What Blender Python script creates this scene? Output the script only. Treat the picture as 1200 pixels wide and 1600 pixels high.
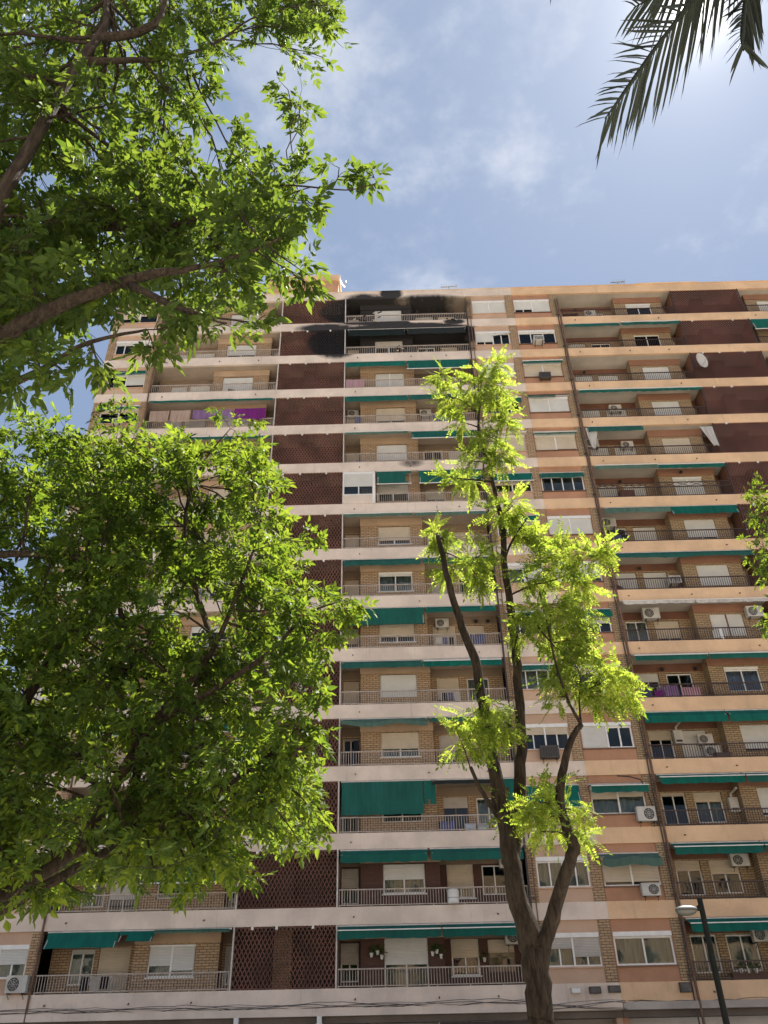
import bpy, math, random
import numpy as np
from mathutils import Vector, Matrix, Quaternion

random.seed(7); rng = np.random.default_rng(11)
for o in list(bpy.data.objects): bpy.data.objects.remove(o)
scene = bpy.context.scene
col = scene.collection
R = math.radians

# ------------------------------------------------------------------ camera
F = 1275.0                                    # focal length in photo pixels (1200 x 1600)
PITCH, YAW, ROLL = 0.602385, -0.008640, -0.020575
CAM = np.array([0.0, 0.0, 1.6])
cp, sp, cy, sy = math.cos(PITCH), math.sin(PITCH), math.cos(YAW), math.sin(YAW)
_f = np.array([sy*cp, cy*cp, sp]); _r = np.array([cy, -sy, 0.0]); _u = np.cross(_r, _f)
_c, _s = math.cos(ROLL), math.sin(ROLL)
CR, CU, CF = _r*_c + _u*_s, -_r*_s + _u*_c, _f
def ray(px, py): return (px-600)/F*CR - (py-800)/F*CU + CF
def at_y(px, py, Y):                          # point of a pixel's ray at distance Y in front
    d = ray(px, py); return CAM + d*(Y/d[1])
def at_d(px, py, d): return CAM + ray(px, py)*d
def proj(p):
    q = np.asarray(p) - CAM; d = q@CF
    return 600 + F*(q@CR)/d, 800 - F*(q@CU)/d, d
cam_data = bpy.data.cameras.new('camera'); cam = bpy.data.objects.new('camera', cam_data); col.objects.link(cam)
cam_data.sensor_fit = 'VERTICAL'; cam_data.sensor_height = 24.0; cam_data.lens = F/1600*24.0
cam_data.clip_start = 0.1; cam_data.clip_end = 3000
cam.matrix_world = Matrix(((CR[0], CU[0], -CF[0], CAM[0]), (CR[1], CU[1], -CF[1], CAM[1]), (CR[2], CU[2], -CF[2], CAM[2]), (0, 0, 0, 1)))
scene.camera = cam

# ------------------------------------------------------------------ sky and sun
SUN = ray(1085, -4); SUN = SUN/np.linalg.norm(SUN)
SEL = math.asin(SUN[2]); SAZ = math.atan2(SUN[0], SUN[1])
EXPOSURE = 1.6
world = bpy.data.worlds.new('World'); scene.world = world; world.use_nodes = True
wt = world.node_tree; wt.nodes.clear()
class NT:
    """tiny helper for building node trees"""
    def __init__(s, t): s.t = t
    def n(s, typ, **kw):
        nd = s.t.nodes.new(typ)
        for k, v in kw.items(): setattr(nd, k, v)
        return nd
    def put(s, sock, v):
        if hasattr(v, 'is_output') or hasattr(v, 'links'): s.t.links.new(v, sock)
        else: sock.default_value = v
    def m(s, op, a, b=0.0, c=0.0, clamp=False):
        nd = s.n('ShaderNodeMath', operation=op, use_clamp=clamp)
        for i, v in enumerate((a, b, c)):
            if i < len(nd.inputs): s.put(nd.inputs[i], v)
        return nd.outputs[0]
    def vm(s, op, a, b=None):
        nd = s.n('ShaderNodeVectorMath', operation=op); s.put(nd.inputs[0], a)
        if b is not None: s.put(nd.inputs[1], b)
        return nd.outputs['Value'] if op in ('DOT_PRODUCT', 'LENGTH') else nd.outputs['Vector']
    def mix(s, fac, a, b, mode='MIX'):
        nd = s.n('ShaderNodeMix', data_type='RGBA', blend_type=mode); nd.clamp_factor = True
        s.put(nd.inputs[0], fac); s.put(nd.inputs[6], a); s.put(nd.inputs[7], b); return nd.outputs[2]
    def noise(s, vec, scale, detail=4, rough=.55):
        nd = s.n('ShaderNodeTexNoise'); s.put(nd.inputs['Vector'], vec)
        nd.inputs['Scale'].default_value = scale; nd.inputs['Detail'].default_value = detail; nd.inputs['Roughness'].default_value = rough
        return nd.outputs['Fac']
    def ramp(s, v, a, b, smooth=True):
        nd = s.n('ShaderNodeMapRange', interpolation_type='SMOOTHSTEP' if smooth else 'LINEAR')
        s.put(nd.inputs['Value'], v); nd.inputs['From Min'].default_value = a; nd.inputs['From Max'].default_value = b
        return nd.outputs['Result']
    def xyz(s, v):
        nd = s.n('ShaderNodeSeparateXYZ'); s.put(nd.inputs[0], v); return nd.outputs
    def vec(s, x, y, z):
        nd = s.n('ShaderNodeCombineXYZ'); s.put(nd.inputs[0], x); s.put(nd.inputs[1], y); s.put(nd.inputs[2], z); return nd.outputs[0]
W = NT(wt)
sky = W.n('ShaderNodeTexSky', sky_type='NISHITA', sun_disc=False, sun_elevation=SEL, sun_rotation=SAZ)
sky.air_density = 0.7; sky.dust_density = 0.12; sky.ozone_density = 0.8; sky.altitude = 20
geo = W.n('ShaderNodeTexCoord').outputs['Generated']
dx, dy, dz = W.xyz(geo)
zz = W.m('MAXIMUM', dz, 0.06)
plane = W.vec(W.m('DIVIDE', dx, zz), W.m('DIVIDE', dy, zz), 0.37)
cl = W.ramp(W.noise(plane, 3.4, 8, .6), .47, .72)
cl2 = W.ramp(W.noise(plane, 1.1, 4, .55), .34, .62)
cloud = W.m('MULTIPLY', cl, cl2)
hazy = W.mix(.72, sky.outputs[0], (2.25, 2.95, 4.25, 1))          # thin even high haze
skyc = W.mix(W.m('MULTIPLY', cloud, .62), hazy, (6.0, 6.2, 6.6, 1))
bg = W.n('ShaderNodeBackground'); wt.links.new(skyc, bg.inputs[0]); bg.inputs[1].default_value = 0.05
dot = W.vm('DOT_PRODUCT', W.vm('NORMALIZE', geo), tuple(SUN))
ang = W.m('ARCCOSINE', W.m('MINIMUM', dot, 0.999999))
disc = W.m('LESS_THAN', ang, R(0.30))
aur = W.m('POWER', W.m('DIVIDE', R(0.30), W.m('MAXIMUM', ang, R(0.30))), 1.9)   # circumsolar aureole in hazy air
broad = W.m('MULTIPLY', W.m('EXPONENT', W.m('DIVIDE', ang, -R(12))), .085)
glow = W.m('ADD', W.m('ADD', W.m('MULTIPLY', disc, 60.0), W.m('MULTIPLY', aur, 9.0)), broad)
bg2 = W.n('ShaderNodeBackground'); bg2.inputs[0].default_value = (1, .95, .86, 1); wt.links.new(glow, bg2.inputs[1])
add = W.n('ShaderNodeAddShader'); wt.links.new(bg.outputs[0], add.inputs[0]); wt.links.new(bg2.outputs[0], add.inputs[1])
wo = W.n('ShaderNodeOutputWorld'); wt.links.new(add.outputs[0], wo.inputs[0])
sd = bpy.data.lights.new('sun', 'SUN'); sd.energy = 5.0; sd.angle = R(0.53); sd.color = (1, .95, .87)
so = bpy.data.objects.new('sun', sd); col.objects.link(so); so.location = (20, -5, 60)
so.rotation_euler = Vector(SUN).to_track_quat('Z', 'Y').to_euler()
scene.view_settings.view_transform = 'Standard'; scene.view_settings.look = 'None'
scene.view_settings.exposure = EXPOSURE; scene.view_settings.gamma = 1.0; scene.view_settings.use_curve_mapping = False
scene.render.engine = 'CYCLES'
scene.cycles.max_bounces = 8; scene.cycles.diffuse_bounces = 5; scene.cycles.transparent_max_bounces = 12

# ------------------------------------------------------------------ mesh helpers
class MB:
    def __init__(s): s.v = []; s.f = []; s.mi = []
    def quad(s, a, b, c, d, m=0):
        i = len(s.v); s.v += [tuple(a), tuple(b), tuple(c), tuple(d)]; s.f.append((i, i+1, i+2, i+3)); s.mi.append(m)
    def box(s, x0, x1, y0, y1, z0, z1, m=0):
        i = len(s.v)
        s.v += [(x0,y0,z0),(x1,y0,z0),(x1,y1,z0),(x0,y1,z0),(x0,y0,z1),(x1,y0,z1),(x1,y1,z1),(x0,y1,z1)]
        s.f += [(i,i+1,i+5,i+4),(i+1,i+2,i+6,i+5),(i+2,i+3,i+7,i+6),(i+3,i,i+4,i+7),(i+4,i+5,i+6,i+7),(i+3,i+2,i+1,i)]
        s.mi += [m]*6
    def bar(s, a, b, w, d=None, m=0):         # square bar between two points
        a, b = Vector(a), Vector(b); t = (b-a).normalized()
        up = Vector((0,0,1)) if abs(t.z) < .9 else Vector((0,1,0))
        u = t.cross(up).normalized(); v = u.cross(t); d = d or w; u *= w/2; v *= d/2
        i = len(s.v)
        for p in (a, b): s.v += [tuple(p-u-v), tuple(p+u-v), tuple(p+u+v), tuple(p-u+v)]
        s.f += [(i,i+4,i+5,i+1),(i+1,i+5,i+6,i+2),(i+2,i+6,i+7,i+3),(i+3,i+7,i+4,i),(i,i+1,i+2,i+3),(i+7,i+6,i+5,i+4)]; s.mi += [m]*6
    def tube(s, pts, rad, n=6, m=0, cap=True, jag=0.0):
        pts = [Vector(p) for p in pts]; base = len(s.v); k = len(pts); u = None
        for i, p in enumerate(pts):
            t = (pts[min(i+1,k-1)]-pts[max(i-1,0)]).normalized()
            if u is None: u = t.cross(Vector((.31,.87,.39))).normalized()
            u = (u - t*u.dot(t)).normalized(); w = t.cross(u)
            r = rad[i] if hasattr(rad, '__len__') else rad
            for j in range(n):
                a = 2*math.pi*j/n; rr = r*(1+jag*(random.random()-.5))
                s.v.append(tuple(p + u*(math.cos(a)*rr) + w*(math.sin(a)*rr)))
        for i in range(k-1):
            for j in range(n):
                a = base+i*n+j; b = base+i*n+(j+1)%n
                s.f.append((a, b, b+n, a+n)); s.mi.append(m)
        if cap:
            s.f.append(tuple(base+j for j in range(n))[::-1]); s.f.append(tuple(base+(k-1)*n+j for j in range(n))); s.mi += [m, m]
    def disc(s, c, r, ax, n=16, m=0):         # flat disc facing -y ('y') or +z ('z')
        i = len(s.v)
        for j in range(n):
            a = 2*math.pi*j/n
            s.v.append((c[0]+r*math.cos(a), c[1], c[2]+r*math.sin(a)) if ax == 'y' else (c[0]+r*math.cos(a), c[1]+r*math.sin(a), c[2]))
        s.f.append(tuple(range(i, i+n))); s.mi.append(m)
    def lathe(s, prof, c, n=14, m=0):         # prof: (radius, z)
        base = len(s.v)
        for r, z in prof:
            for j in range(n):
                a = 2*math.pi*j/n; s.v.append((c[0]+r*math.cos(a), c[1]+r*math.sin(a), c[2]+z))
        for i in range(len(prof)-1):
            for j in range(n):
                a = base+i*n+j; b = base+i*n+(j+1)%n; s.f.append((a, b, b+n, a+n)); s.mi.append(m)
        s.f.append(tuple(base+j for j in range(n))[::-1]); s.f.append(tuple(base+(len(prof)-1)*n+j for j in range(n))); s.mi += [m, m]
    def mesh(s, name, mats, smooth=False):
        me = bpy.data.meshes.new(name); me.from_pydata(s.v, [], s.f)
        for mm in (mats if isinstance(mats, (list, tuple)) else [mats]): me.materials.append(mm)
        me.polygons.foreach_set('material_index', s.mi)
        if smooth: me.polygons.foreach_set('use_smooth', [True]*len(s.f))
        me.update(); return me
    def build(s, name, mats, parent=None, loc=(0,0,0), smooth=False):
        return link(name, s.mesh(name, mats, smooth), parent, loc)
def link(name, me, parent=None, loc=(0,0,0), rot=None):
    o = bpy.data.objects.new(name, me); col.objects.link(o); o.parent = parent; o.location = loc
    if rot is not None: o.rotation_euler = rot
    return o
LABELS = {}
def tag(o, label, cat, group=None, share=False):
    assert 4 <= len(label.split()) <= 16, label
    assert share or label not in LABELS, label
    LABELS[label] = 1
    o['label'] = label; o['category'] = cat
    if group: o['group'] = group
    return o
def struct(o): o['kind'] = 'structure'; return o
def stuff(o): o['kind'] = 'stuff'; return o
def empty(name, loc=(0,0,0)): 
    o = bpy.data.objects.new(name, None); col.objects.link(o); o.location = loc; o.empty_display_size = .2; return o
CACHE = {}
def cached(key, fn):
    if key not in CACHE: CACHE[key] = fn()
    return CACHE[key]

# ------------------------------------------------------------------ materials
def base_mat(name):
    m = bpy.data.materials.new(name); m.use_nodes = True; t = m.node_tree; t.nodes.clear()
    N = NT(t); out = N.n('ShaderNodeOutputMaterial'); b = N.n('ShaderNodeBsdfPrincipled'); t.links.new(b.outputs[0], out.inputs[0])
    return m, N, b, out
# soot stains of the burnt flat: (x, z, rx, rz, strength) on the facade
SOOT = [(-.9,43.15,3.6,1.55,2.3),(2.7,43.7,3.4,1.0,1.0),(.45,44.7,.9,.7,1.0),(-1.4,44.5,1.5,.4,.6),(-3.2,40.3,2.0,1.6,1.5),
        (1.2,40.75,5.8,1.25,2.4),(.85,41.75,1.0,.5,1.5),(-3.9,41.6,2.2,.5,.8),(4.5,41.9,.8,.32,1.0),(2.2,18.95,.0001,.0001,0),(1.3,30.35,.9,.4,.42)]
def soot_nodes(N, color, rough=None):
    P = N.n('ShaderNodeNewGeometry').outputs['Position']; x, y, z = N.xyz(P)
    n1 = N.noise(P, .9, 5, .62); n2 = N.noise(N.vec(N.m('MULTIPLY', x, 3.4), y, N.m('MULTIPLY', z, .8)), 1.0, 6, .68)
    acc = None
    for cx, cz, rx, rz, st in SOOT:
        if st == 0: continue
        d = N.m('ADD', N.m('POWER', N.m('DIVIDE', N.m('ABSOLUTE', N.m('SUBTRACT', x, cx)), rx), 2.0), N.m('POWER', N.m('DIVIDE', N.m('ABSOLUTE', N.m('SUBTRACT', z, cz)), rz), 2.0))
        e = N.m('MULTIPLY', N.m('MAXIMUM', N.m('SUBTRACT', 1.0, d), 0.0), st)
        acc = e if acc is None else N.m('MAXIMUM', acc, e)
    k = N.m('MULTIPLY', acc, N.m('ADD', N.m('MULTIPLY', N.ramp(n1, .25, .75), .7), N.m('ADD', .75, N.m('MULTIPLY', N.ramp(n2, .30, .75), .6))))
    return N.mix(N.m('MULTIPLY', N.ramp(k, .05, .72, False), .98), color, (.012, .012, .014, 1))
def plaster(name, c, var=.12, scale=1.2, rough=.85, streak=.25, bump=.15, soot=False, fine=14, objrand=False):
    m, N, b, out = base_mat(name); P = N.n('ShaderNodeNewGeometry').outputs['Position']; x, y, z = N.xyz(P)
    nz = N.noise(P, scale, 5); nf = N.noise(P, fine, 4, .6)
    dk = tuple(v*(1-var*2) for v in c)+(1,); lt = tuple(min(1, v*(1+var)) for v in c)+(1,)
    cc = N.mix(N.ramp(nz, .3, .72), dk, lt)
    cc = N.mix(N.m('MULTIPLY', N.ramp(nf, .45, .8), .16), cc, tuple(v*.55 for v in c)+(1,))
    if streak:
        sv = N.vec(N.m('MULTIPLY', x, 5.0), N.m('MULTIPLY', y, 5.0), N.m('MULTIPLY', z, .35))
        cc = N.mix(N.m('MULTIPLY', N.ramp(N.noise(sv, 1.0, 5, .65), .56, .82), streak), cc, (.12, .10, .085, 1))
    if objrand: cc = N.mix(N.m('MULTIPLY', N.n('ShaderNodeObjectInfo').outputs['Random'], .5), cc, tuple(v*.55 for v in c)+(1,))
    if soot: cc = soot_nodes(N, cc)
    N.put(b.inputs['Base Color'], cc); b.inputs['Roughness'].default_value = rough
    if bump:
        bp = N.n('ShaderNodeBump'); bp.inputs['Strength'].default_value = bump; bp.inputs['Distance'].default_value = .02
        N.put(bp.inputs['Height'], nf); N.put(b.inputs['Normal'], bp.outputs[0])
    return m
def brickmat(name, c1, c2, mortar, soot=False):
    m, N, b, out = base_mat(name); P = N.n('ShaderNodeNewGeometry').outputs['Position']; x, y, z = N.xyz(P)
    br = N.n('ShaderNodeTexBrick'); N.put(br.inputs['Vector'], N.vec(N.m('ADD', x, y), z, 0.0))
    br.inputs['Color1'].default_value = c1+(1,); br.inputs['Color2'].default_value = c2+(1,); br.inputs['Mortar'].default_value = mortar+(1,)
    br.inputs['Scale'].default_value = 1.0; br.inputs['Mortar Size'].default_value = .014; br.inputs['Brick Width'].default_value = .30; br.inputs['Row Height'].default_value = .100
    br.inputs['Bias'].default_value = -.1
    cc = N.mix(N.m('MULTIPLY', N.ramp(N.noise(P, 2.0, 5), .35, .75), .35), br.outputs['Color'], tuple(v*.55 for v in c1)+(1,))
    if soot: cc = soot_nodes(N, cc)
    N.put(b.inputs['Base Color'], cc); b.inputs['Roughness'].default_value = .9
    bp = N.n('ShaderNodeBump'); bp.inputs['Strength'].default_value = .5; bp.inputs['Distance'].default_value = .01; bp.invert = True
    N.put(bp.inputs['Height'], br.outputs['Fac']); N.put(b.inputs['Normal'], bp.outputs[0])
    return m
def simple(name, c, rough=.5, metal=0, var=.15, scale=4, island=False, spec=.5):
    m, N, b, out = base_mat(name); P = N.n('ShaderNodeNewGeometry').outputs['Position']
    nz = N.ramp(N.noise(P, scale, 5, .6), .3, .75)
    cc = N.mix(nz, tuple(v*(1-var*1.6) for v in c)+(1,), tuple(min(1, v*(1+var)) for v in c)+(1,))
    N.put(b.inputs['Base Color'], cc); b.inputs['Roughness'].default_value = rough; b.inputs['Metallic'].default_value = metal
    b.inputs['Specular IOR Level'].default_value = spec
    return m
def fabric(name, c, trans=.25, soot=False, var=.18):
    m, N, b, out = base_mat(name); P = N.n('ShaderNodeNewGeometry').outputs['Position']; x, y, z = N.xyz(P)
    sv = N.vec(N.m('MULTIPLY', x, 6.0), N.m('MULTIPLY', y, 2.0), N.m('MULTIPLY', z, .6))
    nz = N.ramp(N.m('ADD', N.m('MULTIPLY', N.noise(sv, 1.0, 4), .5), N.m('MULTIPLY', N.noise(P, .6, 4), .5)), .3, .7)
    cc = N.mix(nz, tuple(v*(1-var*1.7) for v in c)+(1,), tuple(min(1, v*(1+var)) for v in c)+(1,))
    oi = N.n('ShaderNodeObjectInfo').outputs['Random']
    cc = N.mix(N.m('MULTIPLY', oi, .45), cc, tuple(v*.45+.03 for v in c)+(1,))
    cc = N.mix(N.m('MULTIPLY', N.ramp(N.noise(P, 2.6, 6, .7), .5, .8), .35), cc, tuple(v*.5+.02 for v in c)+(1,))
    if soot: cc = soot_nodes(N, cc)
    N.put(b.inputs['Base Color'], cc); b.inputs['Roughness'].default_value = .9; b.inputs['Specular IOR Level'].default_value = .15
    tr = N.n('ShaderNodeBsdfTranslucent'); N.put(tr.inputs[0], cc); mx = N.n('ShaderNodeMixShader'); mx.inputs[0].default_value = trans
    N.t.links.new(b.outputs[0], mx.inputs[1]); N.t.links.new(tr.outputs[0], mx.inputs[2]); N.t.links.new(mx.outputs[0], out.inputs[0])
    return m
def glassmat():
    m, N, b, out = base_mat('window_glass'); N.t.nodes.remove(b)
    g = N.n('ShaderNodeBsdfGlossy'); g.inputs['Roughness'].default_value = .03; g.inputs['Color'].default_value = (.86,.86,.84,1)
    t = N.n('ShaderNodeBsdfTransparent'); t.inputs[0].default_value = (.72,.78,.78,1)
    fr = N.n('ShaderNodeFresnel'); fr.inputs[0].default_value = 1.45
    P = N.n('ShaderNodeNewGeometry').outputs['Position']
    bp = N.n('ShaderNodeBump'); bp.inputs['Strength'].default_value = .08; bp.inputs['Distance'].default_value = .05; N.put(bp.inputs['Height'], N.noise(P, 1.4, 2)); N.put(g.inputs['Normal'], bp.outputs[0])
    mx = N.n('ShaderNodeMixShader'); N.t.links.new(fr.outputs[0], mx.inputs[0]); N.t.links.new(t.outputs[0], mx.inputs[1]); N.t.links.new(g.outputs[0], mx.inputs[2]); N.t.links.new(mx.outputs[0], out.inputs[0])
    return m
def leafmat(name, c_dark, c_light, t_dark, t_light, trans=.5, rough=.62):
    m, N, b, out = base_mat(name); G = N.n('ShaderNodeNewGeometry'); P = G.outputs['Position']
    k = N.m('ADD', N.m('MULTIPLY', G.outputs['Random Per Island'], .6), N.m('MULTIPLY', N.noise(P, 1.1, 3), .5))
    k = N.ramp(k, .2, .85)
    N.put(b.inputs['Base Color'], N.mix(k, c_dark+(1,), c_light+(1,))); b.inputs['Roughness'].default_value = rough; b.inputs['Specular IOR Level'].default_value = .3
    tr = N.n('ShaderNodeBsdfTranslucent'); N.put(tr.inputs[0], N.mix(k, t_dark+(1,), t_light+(1,)))
    mx = N.n('ShaderNodeMixShader'); mx.inputs[0].default_value = trans
    N.t.links.new(b.outputs[0], mx.inputs[1]); N.t.links.new(tr.outputs[0], mx.inputs[2]); N.t.links.new(mx.outputs[0], out.inputs[0])
    return m
def barkmat(name, c1, c2, sc=9):
    m, N, b, out = base_mat(name); P = N.n('ShaderNodeNewGeometry').outputs['Position']; x, y, z = N.xyz(P)
    sv = N.vec(N.m('MULTIPLY', x, 3.2), N.m('MULTIPLY', y, 3.2), N.m('MULTIPLY', z, .55))
    n1 = N.noise(sv, sc, 6, .65); n2 = N.noise(P, 2.2, 4)
    N.put(b.inputs['Base Color'], N.mix(N.ramp(N.m('ADD', N.m('MULTIPLY', n1, .75), N.m('MULTIPLY', n2, .25)), .34, .68), c1+(1,), c2+(1,)))
    b.inputs['Roughness'].default_value = .95; b.inputs['Specular IOR Level'].default_value = .2
    bp = N.n('ShaderNodeBump'); bp.inputs['Strength'].default_value = 1.0; bp.inputs['Distance'].default_value = .05; N.put(bp.inputs['Height'], n1); N.put(b.inputs['Normal'], bp.outputs[0])
    return m
M = {
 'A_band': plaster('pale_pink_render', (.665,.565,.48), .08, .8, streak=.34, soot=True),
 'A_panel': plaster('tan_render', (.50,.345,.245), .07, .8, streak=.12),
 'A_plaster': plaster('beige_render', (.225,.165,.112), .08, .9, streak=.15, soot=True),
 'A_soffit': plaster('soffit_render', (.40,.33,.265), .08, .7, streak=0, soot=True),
 'A_brick': brickmat('buff_brick', (.44,.305,.18), (.34,.225,.128), (.10,.07,.048), soot=True),
 'A_fascia': plaster('lintel_render', (.40,.285,.185), .07, 1.0, streak=.18, soot=True),
 'A_dark': brickmat('brown_tile_brick', (.095,.042,.030), (.075,.034,.026), (.06,.04,.03)),
 'A_lattice': plaster('clay_lattice', (.185,.085,.062), .22, .9, streak=.35, bump=0, soot=True, objrand=True),
 'A_rail': simple('grey_beige_paint', (.42,.355,.30), .55, var=.15),
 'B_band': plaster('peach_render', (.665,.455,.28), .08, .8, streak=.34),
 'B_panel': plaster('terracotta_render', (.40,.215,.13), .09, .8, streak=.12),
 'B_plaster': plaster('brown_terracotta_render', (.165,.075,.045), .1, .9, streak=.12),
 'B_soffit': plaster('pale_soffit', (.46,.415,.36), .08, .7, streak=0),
 'B_brick': brickmat('tan_brick', (.40,.29,.17), (.31,.215,.12), (.09,.066,.045)),
 'B_fascia': plaster('terracotta_lintel', (.26,.13,.08), .08, 1.0, streak=.15),
 'B_lattice': plaster('maroon_clay_lattice', (.17,.072,.058), .22, .9, streak=.35, bump=0, objrand=True),
 'B_rail': simple('brown_paint', (.055,.030,.024), .5, var=.15),
 'service': plaster('brown_service_render', (.085,.055,.042), .15, .8, streak=.2, soot=True), 'white': simple('white_aluminium', (.70,.70,.68), .4, var=.06),
 'whitepole': simple('pale_metal', (.55,.52,.48), .5, var=.12),
 'beigebar': simple('cream_paint', (.60,.53,.43), .6, var=.1),
 'brownfr': simple('brown_aluminium', (.14,.08,.05), .45, var=.1),
 'sh_white': simple('white_roller_shutter', (.54,.54,.51), .55, var=.05, scale=1.2),
 'sh_cream': simple('cream_roller_shutter', (.50,.43,.33), .6, var=.07, scale=1.2),
 'sh_grey': simple('greyed_roller_shutter', (.43,.40,.36), .65, var=.1, scale=1.2),
 'glass': glassmat(),
 'curtain': fabric('net_curtain', (.58,.55,.50), .4), 'curtain_red': fabric('red_curtain', (.22,.04,.05), .3), 'curtain_lilac': fabric('lilac_curtain', (.42,.38,.50), .4),
 'dark_room': simple('dim_interior', (.06,.05,.045), .9),
 'green': fabric('green_awning_canvas', (.008,.135,.105), .18), 'green2': fabric('faded_green_awning_canvas', (.018,.125,.102), .18),
 'green3': fabric('pale_green_awning_canvas', (.10,.19,.15), .2), 'burnt_canvas': fabric('scorched_canvas', (.010,.017,.017), .05),
 'ac_white': simple('ac_housing', (.52,.51,.475), .5, var=.15, scale=1.6), 'ac_dark': simple('dark_grille', (.03,.03,.03), .6), 'ac_brown': simple('dark_brown_housing', (.075,.06,.05), .5),
 'pipe': simple('dark_downpipe', (.055,.038,.032), .55, var=.25), 'pipe2': simple('rusty_pipe', (.16,.09,.06), .7, var=.25),
 'black': simple('black_plastic', (.018,.018,.02), .45), 'charred': simple('charred_debris', (.02,.018,.017), .9),
 'cable': simple('grey_cable', (.10,.09,.085), .7, var=.2),
 'lamp_pole': simple('dark_green_pole', (.007,.009,.0085), .6, var=.2, spec=.15), 'lamp_head': simple('lamp_aluminium', (.085,.09,.088), .5, var=.1), 'lamp_bowl': simple('lamp_bowl_plastic', (.09,.095,.09), .4, var=.05),
 'roofred': plaster('roof_block_render', (.52,.30,.17), .08, .8, streak=.15), 'alu': simple('antenna_metal', (.30,.31,.32), .4, metal=.6),
 'dish': simple('dish_paint', (.46,.455,.43), .5, var=.06),
 'pink_sheet': fabric('pink_sheet', (.62,.40,.45), .4), 'beige_sheet': fabric('beige_sheet', (.58,.44,.36), .4), 'lilac_sheet': fabric('lilac_sheet', (.36,.22,.45), .4), 'magenta_sheet': fabric('magenta_sheet', (.28,.03,.30), .4),
 'white_sheet': fabric('white_sheet', (.70,.69,.66), .3), 'blue_cloth': fabric('blue_cloth', (.10,.13,.32), .3), 'dark_cloth': fabric('dark_cloth', (.02,.022,.035), .2), 'pinkwhite': fabric('pink_striped_cloth', (.60,.35,.42), .3),
 'bluebox': simple('blue_plastic', (.035,.06,.20), .45), 'palebox': simple('pale_blue_plastic', (.36,.45,.55), .45), 'tank': simple('enamel_tank', (.66,.65,.62), .35, var=.08), 'pot': simple('terracotta_pot', (.30,.12,.06), .8), 'woodbrown': simple('brown_cabinet', (.12,.05,.03), .6),
 'sign': simple('navy_sign_board', (.012,.014,.045), .35), 'signwhite': simple('sign_lettering', (.65,.65,.66), .5),
 'shop': plaster('shopfront_render', (.40,.36,.32), .12, .6, streak=.3), 'shopwhite': plaster('white_shop_wall', (.62,.61,.60), .07, .6, streak=.2), 'shopdark': plaster('dark_canopy_render', (.15,.125,.105), .15, .6, streak=.2),
 'paving': plaster('paving_concrete', (.47,.415,.34), .1, .5, streak=0, bump=.3), 'ground': plaster('pale_earth', (.40,.345,.27), .12, .08, streak=0), 'asphalt': plaster('asphalt', (.055,.055,.057), .15, .4, streak=0, bump=.4, fine=40),
 'kerb': plaster('kerb_stone', (.36,.35,.33), .1, 1, streak=0), 'paint': simple('road_paint', (.7,.7,.68), .6, var=.12), 'bounce_wall': plaster('bounce_block_render', (.55,.50,.44), .1, .3),  # last entry covers the unseen block added for bounce light
 'bark': barkmat('grey_brown_bark', (.022,.017,.013), (.085,.065,.048)), 'bark2': barkmat('dark_brown_bark', (.014,.011,.0085), (.062,.047,.034), 10),
 'leafA': leafmat('maple_leaf', (.030,.062,.013), (.058,.100,.022), (.09,.155,.013), (.22,.29,.028), .5),
 'leafB': leafmat('maple_leaf_far', (.030,.066,.012), (.060,.112,.020), (.105,.185,.013), (.29,.365,.028), .5),
 'leafC': leafmat('locust_leaf', (.055,.100,.018), (.115,.150,.030), (.19,.30,.02), (.52,.60,.07), .56, .75),
 'leafP': leafmat('palm_leaf', (.017,.023,.019), (.027,.035,.027), (.02,.028,.016), (.034,.045,.024), .12, .6),
 'plant': leafmat('pot_plant_leaf', (.02,.06,.015), (.05,.11,.02), (.08,.16,.02), (.12,.2,.03), .4),
}
# ------------------------------------------------------------------ ground
D = 36.89; HS = 2.9; BAND = .66
ROW = [4.369 + HS*k for k in range(15)]       # top of each floor band
def sheet(name, x0, x1, y0, y1, z, mat):
    b = MB(); b.quad((x0,y0,z),(x1,y0,z),(x1,y1,z),(x0,y1,z)); return struct(b.build(name, mat))
sheet('ground', -700, 700, -700, 900, -.12, M['ground'])
def slab(name, x0, x1, y0, y1, z0, z1, mat):
    b = MB(); b.box(x0,x1,y0,y1,z0,z1); return struct(b.build(name, mat))
slab('plaza_pavement', -90, 90, -60, 18.4, -.5, 0, M['paving'])
slab('building_pavement', -90, 90, 29.6, D+14, -.5, 0, M['paving'])
sheet('road', -90, 90, 18.4, 29.6, -.116, M['asphalt'])
slab('kerb', -90, 90, 18.4, 18.56, -.5, .006, M['kerb']); slab('kerb', -90, 90, 29.44, 29.6, -.5, .006, M['kerb'])
b = MB()
for k in range(-14, 15): b.quad((k*6,23.95,-.112),(k*6+2.6,23.95,-.112),(k*6+2.6,24.07,-.112),(k*6,24.07,-.112))
struct(b.build('road_marking', M['paint']))

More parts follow.
